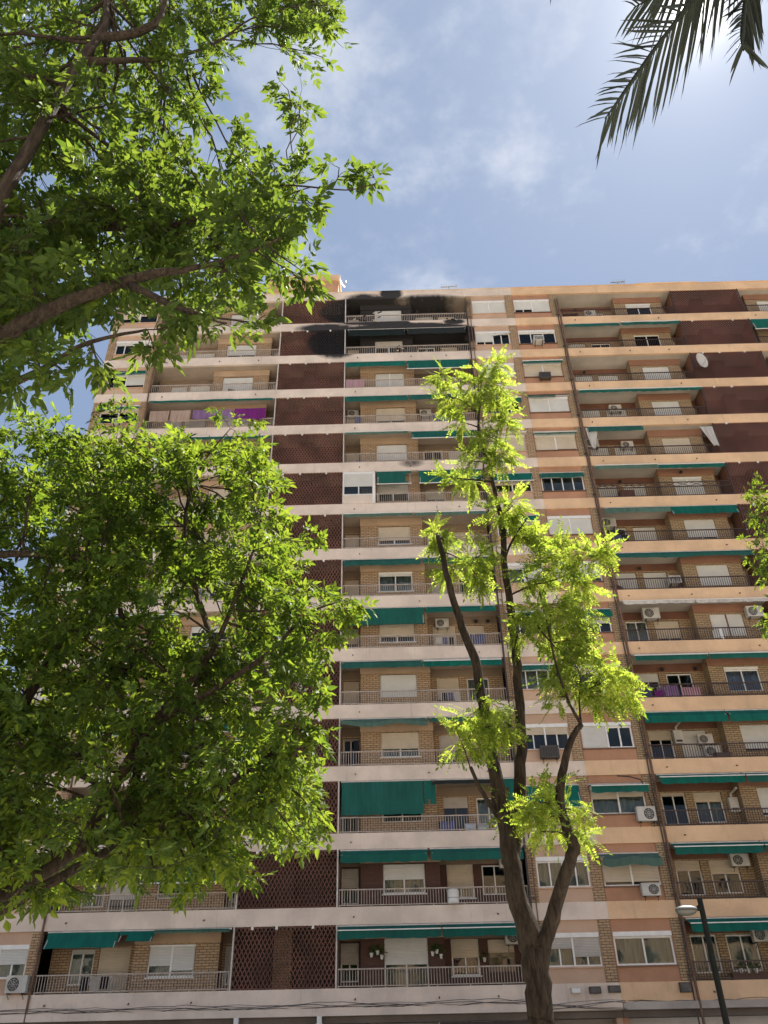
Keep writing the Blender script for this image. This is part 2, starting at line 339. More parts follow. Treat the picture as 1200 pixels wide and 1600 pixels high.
# ------------------------------------------------------------------ unseen blocks behind the camera, added to bounce warm sunlight onto the facade
def bounce_block(x0, x1, y, h, mat, label):
    e = empty('apartment_building', ((x0+x1)/2, y, 0)); tag(e, label, 'building'); w = (x1-x0)/2
    b = MB(); b.box(-w, w, -12, 0, -.1, h); b.build('wall', M[mat], e); b = MB(); b.box(-w-.3, w+.3, -12.3, .3, h+.002, h+.5); b.build('cornice', M['beigebar'], e)
    def wm():
        b = MB(); b.box(-.8,.8,.0,.03,0,1.4); return b.mesh('window', M['glass'])
    def fm():
        b = MB(); b.box(-.9,.9,.0,.05,-.1,-.002); b.box(-.9,-.802,0,.05,0,1.4); b.box(.802,.9,0,.05,0,1.4); b.box(-.9,.9,0,.05,1.402,1.5); return b.mesh('frame', M['white'])
    k = 0; z = 4.2
    while z < h-2:
        x = -w+2.2
        while x < w-1.5: o = link('window', cached('fwin', wm), e, (x, .003, z)); link('frame', cached('ffr', fm), o); x += 4.4
        z += 3.0
bounce_block(-62,-8,-48,24,'bounce_wall','unseen cream apartment row added behind the camera to bounce sunlight'); bounce_block(-4,58,-50,27,'B_band','unseen peach apartment row added behind the camera to bounce sunlight')

# ------------------------------------------------------------------ facade building blocks (building-local: x as world, y = depth behind the front plane, z = height)
def wall_holes(b, x0, x1, z0, z1, y, holes, split=None, m_lo=0, m_hi=1, rev=.14):
    xs = sorted({x0, x1, *[h[0] for h in holes], *[h[1] for h in holes]}); zs = {z0, z1, *[h[2] for h in holes], *[h[3] for h in holes]}
    if split is not None and z0 < split < z1: zs.add(split)
    zs = sorted(zs)
    for i in range(len(xs)-1):
        for j in range(len(zs)-1):
            cx, cz = (xs[i]+xs[i+1])/2, (zs[j]+zs[j+1])/2
            if any(h[0] < cx < h[1] and h[2] < cz < h[3] for h in holes): continue
            m = m_hi if (split is not None and cz > split) else m_lo
            b.quad((xs[i],y,zs[j]),(xs[i+1],y,zs[j]),(xs[i+1],y,zs[j+1]),(xs[i],y,zs[j+1]), m)
    for a, c, d, e in holes:
        b.quad((a,y,d),(a,y+rev,d),(a,y+rev,e),(a,y,e), m_lo); b.quad((c,y+rev,d),(c,y,d),(c,y,e),(c,y+rev,e), m_lo)
        b.quad((a,y,e),(a,y+rev,e),(c,y+rev,e),(c,y,e), m_lo); b.quad((a,y+rev,d),(a,y,d),(c,y,d),(c,y+rev,d), m_lo)
def q(v): return round(v*50)/50
def frame_mesh(w, h, nl, t, depth, mat):
    def fn():
        b = MB(); e = .001
        b.box(-w/2, -w/2+t, 0, depth, 0, h); b.box(w/2-t, w/2, 0, depth, 0, h)
        b.box(-w/2+t, w/2-t, 0, depth, 0, t); b.box(-w/2+t, w/2-t, 0, depth, h-t, h)
        for k in range(1, nl):
            x = -w/2 + w*k/nl; b.box(x-t*.45, x+t*.45, -.008, depth-.01, t, h-t)
        return b.mesh('window', M[mat])
    return cached(('fr', w, h, nl, t, mat), fn)
def shutter_mesh(w, h, mat):
    def fn():
        b = MB(); n = max(3, int(h/.055)); s = h/n
        for k in range(n):
            z = k*s
            b.quad((-w/2,.012,z),(w/2,.012,z),(w/2,0,z+s*.35),(-w/2,0,z+s*.35)); b.quad((-w/2,0,z+s*.35),(w/2,0,z+s*.35),(w/2,.006,z+s),(-w/2,.006,z+s))
        b.quad((w/2,.03,0),(-w/2,.03,0),(-w/2,.03,h),(w/2,.03,h))
        b.box(-w/2, w/2, -.006, .02, -.03, -.001)
        return b.mesh('shutter', M[mat])
    return cached(('sh', w, h, mat), fn)
def pane_mesh(w, h):
    def fn():
        b = MB(); b.box(-w/2, w/2, 0, .006, 0, h); return b.mesh('pane', M['glass'])
    return cached(('pa', w, h), fn)
def curtain_mesh(w, h, mat, seed=0):
    def fn():
        b = MB(); n = max(6, int(w/.07)); rr = random.Random(int(w*100)+seed); ph = rr.random()*6
        pts = [(-w/2 + w*k/n, .03*math.sin(k*1.9+ph)+.012*math.sin(k*.7)) for k in range(n+1)]
        for k in range(n): b.quad((pts[k][0],pts[k][1],0),(pts[k+1][0],pts[k+1][1],0),(pts[k+1][0],pts[k+1][1],h),(pts[k][0],pts[k][1],h))
        return b.mesh('curtain', M[mat], smooth=True)
    return cached(('cu', w, h, mat, seed), fn)
def window(par, x0, x1, z0, z1, y, sh=(1.0,), leaves=2, frame='white', shm='sh_white', cur=None, box=.16, boxm='white', sill=True, rev=.08, t=.06):
    """a framed window set into an opening; sh = closed fraction of each roller shutter"""
    w, h = q(x1-x0), q(z1-z0); xc = (x0+x1)/2
    wo = link('window', frame_mesh(w, h-box if box else h, leaves, t, .06, frame), par, (xc, y+rev, z0))
    hh = h-box if box else h
    if box:
        def bf():
            b = MB(); b.box(-w/2, w/2, -.09, .05, hh+.002, h); return b.mesh('shutter_box', M[boxm])
        link('shutter_box', cached(('bx', w, h, box, boxm), bf), wo)
    lw = w/leaves
    for k in range(leaves):
        link('pane', pane_mesh(q(lw-t*1.2), q(hh-2*t)), wo, (-w/2+lw*(k+.5), .03, t))
    ns = len(sh); sw = w/ns
    for k, fr in enumerate(sh):
        if fr <= 0: continue
        s_h = max(.1, q(hh*fr)-.02)
        link('shutter', shutter_mesh(q(sw-.04), q(s_h), shm), wo, (-w/2+sw*(k+.5), -.035, hh-q(s_h)))
    if ns == 2 and max(sh) > 0:
        def mf():
            b = MB(); b.box(-.035, .035, -.055, -.01, 0, hh); return b.mesh('mullion', M[frame])
        link('mullion', cached(('mu', hh, frame), mf), wo)
    if cur: link('curtain', curtain_mesh(q(w-.06), q(hh-.04), cur, random.randint(0,3)), wo, (0, .17, .02))
    if sill:
        def sf():
            b = MB(); b.box(-w/2-.06, w/2+.06, -rev-.07, .02, -.055, -.003); return b.mesh('sill', M['A_panel' if sill == 'A' else 'brownfr' if sill == 'B' else 'white'])
        link('sill', cached(('si', w, rev, sill), sf), wo)
    return wo
def lattice_mesh(w, h, mat):
    b = MB(); cw = .168; a = .160; t = .031; n = int(round(w/(cw/2))); cw = 2*w/n; rows = int(round(h/a)); a = h/rows
    for i in range(rows+1):
        zc = i*a
        for k in range(n):
            s0 = 1 if (k+i) % 2 == 0 else -1
            xa, xb = -w/2+k*cw/2, -w/2+(k+1)*cw/2; za, zb = zc + s0*a/2, zc - s0*a/2
            za, zb = min(max(za, 0), h), min(max(zb, 0), h)
            f0, f1 = 0.0, .065
            b.quad((xa,f0,za-t),(xb,f0,zb-t),(xb,f0,zb+t),(xa,f0,za+t)); b.quad((xb,f1,zb-t),(xa,f1,za-t),(xa,f1,za+t),(xb,f1,zb+t))
            b.quad((xa,f1,za-t),(xb,f1,zb-t),(xb,f0,zb-t),(xa,f0,za-t)); b.quad((xa,f0,za+t),(xb,f0,zb+t),(xb,f1,zb+t),(xa,f1,za+t))
    return b.mesh('lattice_screen', M[mat])
def railing_mesh(w, mat, h=.68, double=False, step=.115):
    def fn():
        b = MB(); b.box(-w/2, w/2, -.025, .025, h-.045, h); b.box(-w/2, w/2, -.015, .015, .05, .085)
        n = int(w/step)
        for k in range(n+1):
            x = -w/2+.02+(w-.04)*k/n; b.box(x-.011, x+.011, -.010, .010, .085, h-.045)
        for k in range(int(w/1.3)+1):
            x = -w/2+.03+(w-.06)*k/int(w/1.3); b.box(x-.02, x+.02, -.018, .018, -.02, .05)
        if double:
            b.box(-w/2, w/2, -.02, .02, h+.26, h+.30); k = 0; x = -w/2
            while x < w/2-.1:
                b.bar((x,0,h),(min(x+.75,w/2),0,h+.27),.02); b.bar((x,0,h+.27),(min(x+.75,w/2),0,h),.02); x += .75
        return b.mesh('railing', M[mat])
    return cached(('ra', round(w,2), mat, h, double), fn)

SHF = (1,1,1,.9,.75,.6,.5,.35,.15)
def rs(k=1): return tuple(random.choice(SHF) for _ in range(k))
NL = -.32                                     # balcony floor relative to the band top
TOPZ = HS-BAND                                # underside of the band above, relative
SPEC = {}                                     # overrides: (section, storey, opening) -> dict
def spec(sec, n, op, **kw): SPEC[(sec, n, op)] = kw
exec_specs = []

def column_storey(bld, K, n, x0, x1, p_lo, p_hi, sec):
    """window column between x0..x1: brick pilaster, rendered panel with a window, brick pilaster"""
    z = ROW[n]; y = .10; a, c = x0+p_lo, x1-p_hi
    z0 = 0 if n else -BAND*0
    wz0, wz1 = .58, 1.78
    s = dict(sh=rs(2), leaves=4 if random.random() < .5 else 2, frame='white', shm=random.choice(['sh_white','sh_cream']), cur=random.choice([None,'curtain']))
    s.update(SPEC.get((sec, n, 'col'), {}))
    wx0, wx1 = a+.04, c-.04
    b = MB(); wall_holes(b, a, c, z, z+TOPZ, y, [(wx0, wx1, z+wz0, z+wz1)])
    b.build('spandrel_wall', [M[K+'_panel'], M[K+'_panel']], bld)
    for (pa, pc) in ((x0, a), (c, x1)):
        if pc-pa > .02:
            b = MB(); b.box(pa, pc, .045, .30, z+.001, z+TOPZ-.001); b.build('brick_pilaster', M[K+'_brick'], bld)
    window(bld, wx0, wx1, z+wz0, z+wz1, y, box=s.pop('box', .17), sill=K, rev=.05, **s)

def balcony_storey(bld, K, n, segs, xl, xr, sec, double=False):
    """segs: (xa, xb, depth, name-or-None, hole) from one end to the other"""
    z = ROW[n]; zb, zt = z+NL, z+TOPZ; lo = 1.80
    b = MB(); wins = []
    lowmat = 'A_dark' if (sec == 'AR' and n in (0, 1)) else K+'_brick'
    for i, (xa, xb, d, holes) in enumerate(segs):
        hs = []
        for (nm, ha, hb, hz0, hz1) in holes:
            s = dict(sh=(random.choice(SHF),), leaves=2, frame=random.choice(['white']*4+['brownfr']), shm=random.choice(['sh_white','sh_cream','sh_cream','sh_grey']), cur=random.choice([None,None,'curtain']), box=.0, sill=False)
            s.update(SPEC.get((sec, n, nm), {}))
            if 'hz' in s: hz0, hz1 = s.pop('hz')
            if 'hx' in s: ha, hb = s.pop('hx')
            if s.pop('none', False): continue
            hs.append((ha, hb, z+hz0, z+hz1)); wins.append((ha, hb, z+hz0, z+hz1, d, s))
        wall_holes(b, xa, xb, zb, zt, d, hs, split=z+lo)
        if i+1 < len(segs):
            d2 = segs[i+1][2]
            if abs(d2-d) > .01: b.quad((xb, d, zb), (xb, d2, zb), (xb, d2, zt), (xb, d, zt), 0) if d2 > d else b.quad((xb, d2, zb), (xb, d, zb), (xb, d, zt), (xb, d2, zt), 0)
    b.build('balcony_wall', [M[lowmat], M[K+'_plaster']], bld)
    for (xa, xb, d, holes) in segs:
        if d < 1.0:                           # projecting rendered lintel above the bay
            f = MB(); f.box(xa-.03, xb+.03, d-.06, d+.06, z+lo-.02, zt-.004); f.build('lintel', M[K+'_fascia'], bld)
    for (ha, hb, a, c, d, s) in wins: window(bld, ha, hb, a, c, d, **s)
    link('railing', railing_mesh(round(xr-xl-.06, 2), K+'_rail', double=double), bld, ((xl+xr)/2, .06, z))
    return

def make_building(K, label, cat, x0, x1, sections, n_storeys=14):
    bld = empty('apartment_building', (0, D, 0)); tag(bld, label, cat)
    DEPTH = 13.0
    for n in range(n_storeys+1):
        z = ROW[n]; top = (n == n_storeys)
        b = MB(); b.box(x0, x1, 0, .14, z-BAND, z)
        if K == 'A' and n == 13: pass
        b.build('floor_band', M[K+'_band'], bld)
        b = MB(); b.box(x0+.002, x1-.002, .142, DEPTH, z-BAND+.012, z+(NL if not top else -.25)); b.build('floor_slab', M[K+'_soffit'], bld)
    b = MB(); b.box(x0+.003, x0+.25, .30, DEPTH-.01, 0, ROW[-1]-.3); b.box(x1-.25, x1-.003, .30, DEPTH-.01, 0, ROW[-1]-.3); b.box(x0+.25, x1-.25, DEPTH-.25, DEPTH-.01, 0, ROW[-1]-.3)
    b.build('outer_wall', M[K+'_panel'], bld)
    for sec, kind, xa, xb, data in sections:
        for n in range(n_storeys):
            if kind == 'col': column_storey(bld, K, n, xa, xb, data[0], data[1], sec)
            elif kind == 'bal': balcony_storey(bld, K, n, data, xa, xb, sec, double=(sec == 'BL' and n == 8))
            elif kind == 'lat':
                w, h = round(xb-xa-.06, 2), round(TOPZ-.02, 2)
                me = cached(('lat', w, h, K), lambda: lattice_mesh(w, h, K+'_lattice'))
                link('lattice_screen', me, bld, ((xa+xb)/2, .03, ROW[n]+.01))
                z = ROW[n]; b = MB()
                wall_holes(b, xa, xb, z+NL, z+TOPZ, 1.3, [], split=z+2.0)
                b.box(xa+1.55, xa+2.3, .75, 1.29, z+NL+.005, z+TOPZ-.01, 2)
                b.build('service_wall', [M['service'], M['service'], M[K+'_brick'] if n == 0 else M['service']], bld)
                for xe in (xa, xb):
                    b = MB(); b.box(xe-.03, xe+.03, -.012, .05, z+.003, z+TOPZ-.003); b.build('screen_post', M['whitepole' if K == 'A' else 'B_rail'], bld)
                    b = MB(); b.box(xe-.035, xe+.035, .20, 1.29, z+NL+.005, z+TOPZ-.012); b.build('partition', M[K+'_plaster'], bld)
                for fx in (.18, .42, .78):
                    if random.random() < .75:
                        b = MB(); b.box(xa+fx*w-.05, xa+fx*w+.05, -.02, .03, z-BAND-.12, z-BAND-.004); b.build('drain_block', M['white'], bld)
        if kind == 'bal':
            for n in range(n_storeys):
                for fx in (.09, .83) if n % 3 else (.1, .5, .82):
                    b = MB(); x = xa+fx*(xb-xa)+random.uniform(-.2,.2); zz = ROW[n]-.36
                    b.tube([(x,.02,zz),(x,-.10,zz-.04)], .03, 6); b.build('drain_spout', M['pipe'], bld)
    return bld
# ---- per-flat overrides read from the photograph
def sp(sec, n, op, *sh, **kw):
    if sh: kw['sh'] = tuple(sh)
    SPEC[(sec, n, op)] = kw
W_, C_, G_ = 'sh_white', 'sh_cream', 'sh_grey'
# window column of the pale block
sp('AC',13,'col',1,1,shm=W_); sp('AC',12,'col',.7,0,shm=W_,leaves=4); sp('AC',11,'col',1,1,shm=W_); sp('AC',10,'col',0,0,leaves=4,cur=None)
sp('AC',9,'col',1,.95,shm=C_); sp('AC',8,'col',.5,.5,shm=C_,cur=None); sp('AC',7,'col',0,.3,cur=None); sp('AC',6,'col',.2,.9,shm=W_); sp('AC',5,'col',.1,.1,leaves=4,cur=None)
sp('AC',4,'col',0,0,leaves=4,cur='curtain'); sp('AC',3,'col',.32,.32,shm=C_,leaves=4,cur=None); sp('AC',2,'col',.4,.4,shm=C_,cur=None); sp('AC',1,'col',0,0,leaves=4,cur='curtain'); sp('AC',0,'col',.36,.66,shm=G_,leaves=4,cur='curtain')
# window column of the orange block
sp('BC',13,'col',.68,1,shm=W_,leaves=4,cur=None); sp('BC',12,'col',0,0,leaves=3,cur='curtain'); sp('BC',11,'col',1,1,shm=C_); sp('BC',10,'col',1,1,shm=W_); sp('BC',9,'col',.97,.9,shm=C_)
sp('BC',8,'col',0,0,leaves=4,cur=None); sp('BC',7,'col',1,1,shm=W_); sp('BC',6,'col',1,.8,shm=W_); sp('BC',5,'col',.5,.5,shm=W_,leaves=4,cur=None); sp('BC',4,'col',.3,.3,shm=C_)
sp('BC',3,'col',.94,0,shm=W_,leaves=4,cur=None,t=.08); sp('BC',2,'col',.36,.3,shm=C_,leaves=2,cur='curtain',t=.06); sp('BC',1,'col',.84,.84,shm=C_,cur=None); sp('BC',0,'col',0,0,leaves=2,cur='curtain',t=.07)
# inner balcony of the pale block
for n, v in {13:(.9,),12:(.5,),11:(1,1),10:(.86,),9:(1,),8:(.5,),7:(.74,),6:(.12,),5:(.72,),4:(1,),3:(.66,),2:(.5,),1:(.52,),0:(.46,)}.items():
    sp('AR',n,'bay',*v, shm={13:W_,12:G_,11:W_,10:C_,9:W_,8:G_,7:C_,6:W_,5:C_,4:W_,3:C_,2:G_,1:W_,0:W_}[n], cur={6:'curtain',3:'curtain',1:'curtain',0:'curtain',5:None}.get(n), box=.1 if n in (6,) else 0, sill=n in (5,7,6,3,1) and 'W')
SPEC[('AR',0,'bay')].update(hz=(-.3,1.82)); SPEC[('AR',0,'bay')]['sill'] = False
for n, v in {7:.2,6:1,5:.76,4:.66,3:.7,2:.28,1:.72,0:.5,10:.9,11:1,9:0,8:.4,12:0,13:.8}.items(): sp('AR',n,'d1',v, shm=C_ if n in (5,4,1,0) else G_, cur='curtain' if n in (6,1) else 'curtain_red' if n == 0 else None, hz=(.45,1.8) if n in (0,1) else (.1,1.77), sill='W' if n < 2 else False)
for n, v in {6:0,5:.35,4:0,3:.5,2:0,1:0,0:.4}.items(): sp('AR',n,'d2',v, shm=C_, cur='curtain' if n in (2,4) else None)
for n, v in {4:.8,3:.05,1:.55,0:.55,6:.9,5:.6,7:.8,2:.5,11:1,9:1,10:.9}.items(): sp('AR',n,'nar',v, shm=G_ if n < 4 else C_, cur=None)
# inner balcony of the orange block
for n, v in {13:(.2,),12:(0,),11:(1,),10:(1,),9:(.9,),8:(1,1),7:(.9,),6:(1,),5:(1,1),4:(0,),3:(.88,),2:(.85,),1:(.8,),0:(.4,)}.items():
    sp('BL',n,'bay',*v, shm=W_ if n != 9 else C_, cur='curtain_lilac' if n == 4 else ('curtain' if n == 13 else None), box=.12 if n in (4,8,13) else 0, t=.06)
for n, v in {13:0,12:.2,11:1,10:1,9:.9,8:.6,7:0,6:1,5:0,4:.3,3:.32,2:.1,1:.3,0:0}.items(): sp('BL',n,'d1',v, shm=W_ if n > 3 else C_, cur='curtain' if n in (5,0) else 'curtain_lilac' if n == 4 else None, hz=(.35,1.75) if n < 6 else (.0,1.72))
for n, v in {13:0,12:0,11:1,10:1,9:1,8:1,7:1,6:1,5:.5,4:0,3:1,2:.32,1:.42,0:0}.items(): sp('BL',n,'d2',v, shm=W_ if n > 5 or n == 3 else C_, cur='curtain' if n in (2,0) else None, hz=(.4,1.75) if n < 3 else (-.2,1.72))
# end of the pale block
sp('AE',11,'col',0,.75,shm=W_,cur='curtain'); sp('AE',12,'col',.2,.2,cur='curtain'); sp('AE',10,'col',.2,.2,cur='curtain'); sp('AE',0,'col',.5,.5,shm=W_,cur='curtain',t=.07); sp('AE',1,'col',.3,.5,shm=W_)
for n, v in {12:(.78,),11:(.96,),10:(1,),13:(1,),0:(.62,.78),1:(.5,),5:(.3,),6:(.4,)}.items(): sp('AL',n,'bay',*v, shm=W_, cur='curtain' if n in (0,6) else None, sill='W' if n == 0 else False, box=.06 if n == 0 else 0, t=.06)
for n, v in {12:1,11:1,13:1,0:.12,1:0}.items(): sp('AL',n,'d1',v, shm=W_, cur='curtain' if n == 0 else None, hz=(.4,1.7))
for n, v in {12:1,11:.9,13:1,0:1,1:.6}.items(): sp('AL',n,'d2',v, shm=W_ if n else C_, hz=(0,1.75))

segAR = [(-2.59,-1.63,1.3,[('nar',-2.5,-1.76,.3,1.72)]), (-1.63,1.75,.6,[('bay',-.68,1.10,.56,1.72)]), (1.75,5.40,1.3,[('d1',2.08,3.23,.1,1.77),('d2',3.6,4.7,.55,1.74)])]
segAL = [(-14.55,-10.9,1.3,[('d1',-13.75,-12.75,.4,1.7),('d2',-12.56,-11.26,0,1.75)]), (-10.9,-7.42,.6,[('bay',-10.3,-8.4,.56,1.72)]), (-7.42,-6.77,1.3,[('nar',-7.3,-6.9,.3,1.72)])]
segBL = [(11.46,15.35,1.3,[('d1',12.0,13.1,.0,1.72),('d2',13.48,14.74,-.2,1.72)]), (15.35,18.5,.6,[('bay',16.1,17.76,.45,1.68)]), (18.5,19.07,1.3,[('nar',18.58,18.98,.3,1.72)])]
segBR = [(23.5,24.1,1.3,[('nar',23.58,24.0,.3,1.72)]), (24.1,27.3,.6,[('bay',24.85,26.5,.45,1.68)]), (27.3,31.2,1.3,[('d1',27.8,29.1,-.2,1.72),('d2',29.5,30.6,0,1.72)])]
A = make_building('A', 'fourteen-storey block with pale pink floor bands, buff brick bays and a burnt top flat', 'building', -17.9, 8.49,
    [('AE','col',-17.88,-14.62,(.45,.40)), ('AL','bal',-14.55,-6.80,segAL), ('AT','lat',-6.77,-2.59,None), ('AR','bal',-2.56,5.36,segAR), ('AC','col',5.42,8.488,(.34,.46))])
B = make_building('B', 'adjoining fourteen-storey block with peach floor bands, terracotta panels and maroon lattice screens', 'building', 8.492, 34.4,
    [('BC','col',8.494,11.40,(.02,.44)), ('BL','bal',11.48,19.03,segBL), ('BT','lat',19.07,23.5,None), ('BR','bal',23.54,31.2,segBR), ('BE','col',31.24,34.38,(.45,.5))])
# parapet, roof blocks
def roofblock(bld, x0, x1, y0, y1, z1, mats, name='roof_block'):
    b = MB(); b.box(x0, x1, y0, y1, ROW[-1]-.2, z1-.55, 0); b.box(x0-.12, x1+.12, y0-.12, y1+.12, z1-.55, z1, 1)
    return b.build(name, mats, bld)
roofblock(A, -8.6, -3.35, 2.9, 8, 50.25, [M['roofred'], M['B_band']])
roofblock(B, 18.9, 23.2, 4.0, 9, 49.75, [M['B_panel'], M['B_band']])
# a stain-splashed edge profile under the parapets and the lip under the first band
for bld, xa, xb, K in ((A, -17.9, 8.48, 'A'), (B, 8.50, 34.4, 'B')):
    b = MB(); b.box(xa, xb, -.05, .20, ROW[-1]+.002, ROW[-1]+.05); b.build('parapet_coping', M[K+'_band'], bld)
    b = MB(); b.box(xa, xb, -.10, .5, ROW[0]-BAND-.26, ROW[0]-BAND-.004); b.build('ledge', M[K+'_band' if K == 'A' else 'shop'], bld)
    b = MB(); b.box(xa, xb, .15, 1.5, ROW[0]-BAND-.50, ROW[0]-BAND-.264); b.build('shop_canopy', M['shopdark'], bld)
    b = MB(); wall_holes(b, xa+.02, xb-.02, 0, ROW[0]-BAND-.5, 1.0, [(xa+2+k*4.2, xa+5+k*4.2, .1, 2.5) for k in range(6)]); b.build('shop_wall', [M['shop' if K == 'A' else 'shopwhite']]*2, bld)
    for k in range(6):
        link('shop_shutter', shutter_mesh(2.96, 2.38, 'sh_grey'), bld, (xa+3.5+k*4.2, 1.08, .11))
# downpipes: each a bent run clipped down a pilaster
def downpipe(bld, x, mat, r=.045, wob=.03):
    pts = []; z = .2
    while z < ROW[-1]+.1: pts.append((x+random.uniform(-wob,wob)*.5, -.06-.01*random.random(), z)); z += 1.45
    b = MB(); b.tube(pts, r, 7)
    for p in pts[1::2]: b.box(p[0]-.08, p[0]+.08, -.075, .0, p[2]-.02, p[2]+.02)
    return b.build('downpipe', mat, bld)
downpipe(A, -14.6, M['pipe2']); downpipe(A, 5.38, M['pipe']); downpipe(A, 5.60, M['pipe2'], .025); downpipe(B, 11.44, M['pipe2'], .055); downpipe(B, 11.30, M['pipe'], .03, .06)
# ------------------------------------------------------------------ things fixed to the facade
ORD = ['first','second','third','fourth','fifth','sixth','seventh','eighth','ninth','tenth','eleventh','twelfth','thirteenth','top']
SECN = {'AR':'pale block inner balcony','AL':'pale block end balcony','AC':'pale window column beside the peach block','AE':'pale block end window column','BL':'peach block balcony','BC':'peach block window column','BR':'peach block far balcony'}
def storey(n): return ORD[n]+' storey'
def awning(sec, n, x0, x1, kind='roll', drop=.30, out=.38, mat='green', bar='white', scallop=True, ztop=2.19, what=None, sag=0.0, torn=None, y0=-.02, seed=None, arms=True):
    rr = random.Random((hash((n, int(x0*10))) & 0xffff) if seed is None else seed)
    z = ROW[n]; w = x1-x0
    if n >= 5: out *= .5 if kind == 'roll' else .35
    if kind == 'roll': drop *= 1.22; sag = max(sag, rr.uniform(0,.05))
    e = empty('awning', ((x0+x1)/2, D+y0, z+ztop))
    desc = what or {'roll':'rolled-up green awning with hanging valance', 'drop':'lowered green canvas awning', 'curtain':'full-length green canvas blind'}[kind]
    tag(e, '%s, %s, %s' % (desc, SECN[sec], storey(n)), 'awning', 'green awnings on the facade')
    b = MB(); nx = max(6, int(w/.16)); rows = []
    if kind == 'roll': prof = [(0,-.02),(-out*.5,-drop*.26),(-out,-drop*.45)]
    else: prof = [(0,-.02)] + [(-out*t**1.3, -drop*t) for t in (.2,.4,.6,.8,1)]
    ph = rr.random()*6
    for k, (py, pz) in enumerate(prof):
        row = []
        for i in range(nx+1):
            u = i/nx; wv = .012*math.sin(i*1.3+ph)+.02*math.sin(i*.41+ph*2)
            row.append([-w/2+w*u, py+wv*(k/len(prof)), pz-(sag*math.sin(u*math.pi*1.5+ph)**2+.012*math.sin(i*.9+ph))*(k/len(prof))])
        rows.append(row)
    if kind == 'roll':
        top = rows[-1]; val = []
        for i in range(nx+1):
            u = i/nx; sc = .035*abs(math.sin(u*w/.30*math.pi/2)) if scallop else 0
            val.append([top[i][0], top[i][1]-.012+.010*math.sin(i*2.1+ph), top[i][2]-drop*.55-sc])
        rows.append(val)
    for k in range(len(rows)-1):
        for i in range(nx):
            if torn and torn(i/nx, k/(len(rows)-1)): continue
            b.quad(rows[k][i], rows[k][i+1], rows[k+1][i+1], rows[k+1][i])
    b.build('canvas', M[mat], e, smooth=True)
    kb = -2 if kind == 'roll' else -1
    if bar:
        fb = MB(); yb, zb = prof[-1]; fb.box(-w/2-.02, w/2+.02, yb-.055, yb-.018, zb-.018, zb+.022); fb.build('front_bar', M[bar], e)
    cs = MB(); cs.tube([(-w/2-.03,.03,.0),(w/2+.03,.03,.0)], .036, 8); cs.build('roller', M['whitepole'], e)
    if arms:
        for s in (-1, 1):
            ar = MB(); ar.bar((s*(w/2-.06), .04, -.10), (s*(w/2-.06), prof[-1][0]-.03, prof[-1][1]-.01), .022); ar.build('arm', M['whitepole'], e)
    return e
# inner balcony of the pale block
awning('AR',11,-2.5,1.22,drop=.42,out=.2,mat='green',bar=None,scallop=False,what='flat rolled-up green awning over pink sheet'); awning('AR',11,1.3,5.2,'drop',.86,.30,'green',what='lowered dark green awning with pale bottom rail')
awning('AR',10,-2.5,1.3,drop=.44,out=.22,mat='green2',bar=None,scallop=False,what='rolled-up bluish green awning beside lattice'); awning('AR',10,1.38,5.2,drop=.42,out=.22,mat='green2',bar=None,scallop=False,what='rolled-up bluish green awning nearer the downpipe')
awning('AR',9,-2.45,1.2,drop=.26,out=.42,mat='green3',bar='white',scallop=False,what='thin rolled-up awning with white front rail'); awning('AR',9,1.4,5.2,'drop',.74,.62,'green',what='half-lowered sloping green awning with white rail')
awning('AR',8,-.68,1.25,'drop',.98,.22,'green',what='lowered awning torn at one corner', torn=lambda u,v: u > .78+.2*abs(v-.45) and v > .05); awning('AR',8,1.7,5.25,'drop',.98,.22,'green',what='wide lowered green awning with white rail')
awning('AR',7,-2.5,1.25,drop=.24,out=.42,mat='green3',what='rolled-up awning with thin white rail beside lattice'); awning('AR',7,1.35,5.2,drop=.26,out=.42,mat='green3',what='rolled-up awning with thin white rail near downpipe')
awning('AR',6,-2.5,1.55,drop=.36,out=.3,mat='green2',bar=None,what='scalloped rolled-up green awning beside lattice'); awning('AR',6,1.65,5.2,drop=.34,out=.3,mat='green2',bar=None,what='scalloped rolled-up green awning near downpipe')
awning('AR',5,-2.5,1.6,'drop',.98,.16,'green',bar='green2',what='lowered plain green awning beside lattice'); awning('AR',5,1.68,5.2,drop=.32,out=.26,mat='green',bar=None,scallop=False,what='narrow rolled-up green awning above air conditioner')
awning('AR',4,-2.5,1.4,drop=.40,out=.3,mat='green2',bar=None,scallop=False,what='rolled-up dark green awning beside lattice'); awning('AR',4,1.45,5.2,drop=.38,out=.3,mat='green',what='rolled-up green awning with one white rail')
awning('AR',3,-2.5,1.5,drop=.30,out=.3,mat='green3',bar=None,scallop=False,sag=.22,what='faded green awning sagging in a curve'); awning('AR',3,1.6,5.2,drop=.26,out=.24,mat='green2',bar=None,scallop=False,what='dull rolled-up green awning behind leaves')
awning('AR',2,-2.45,1.15,'curtain',1.46,.05,'green2',bar=None,arms=False,what='big worn green canvas blind reaching the railing'); awning('AR',2,1.55,4.7,drop=.2,out=.2,mat='burnt_canvas',bar=None,scallop=False,what='dark bare rolled-up awning')
awning('AR',2,1.2,1.72,'curtain',1.05,.04,'green',bar=None,arms=False,what='torn green canvas flap hanging beside big blind',torn=lambda u,v: v > .25+.8*(1-u)*1.0 and u < .5 or u > 1.05-v*.2)
awning('AR',2,4.75,5.2,'curtain',1.0,.04,'green',bar=None,arms=False,what='narrow green canvas flap by the brick pilaster',torn=lambda u,v: u < .9-v and v > .3)
awning('AR',1,-2.45,1.22,drop=.44,out=.3,mat='green',bar=None,what='rolled-up green awning above brown tiled bay'); awning('AR',1,1.36,5.25,drop=.42,out=.3,mat='green',bar=None,what='rolled-up green awning above white tank')
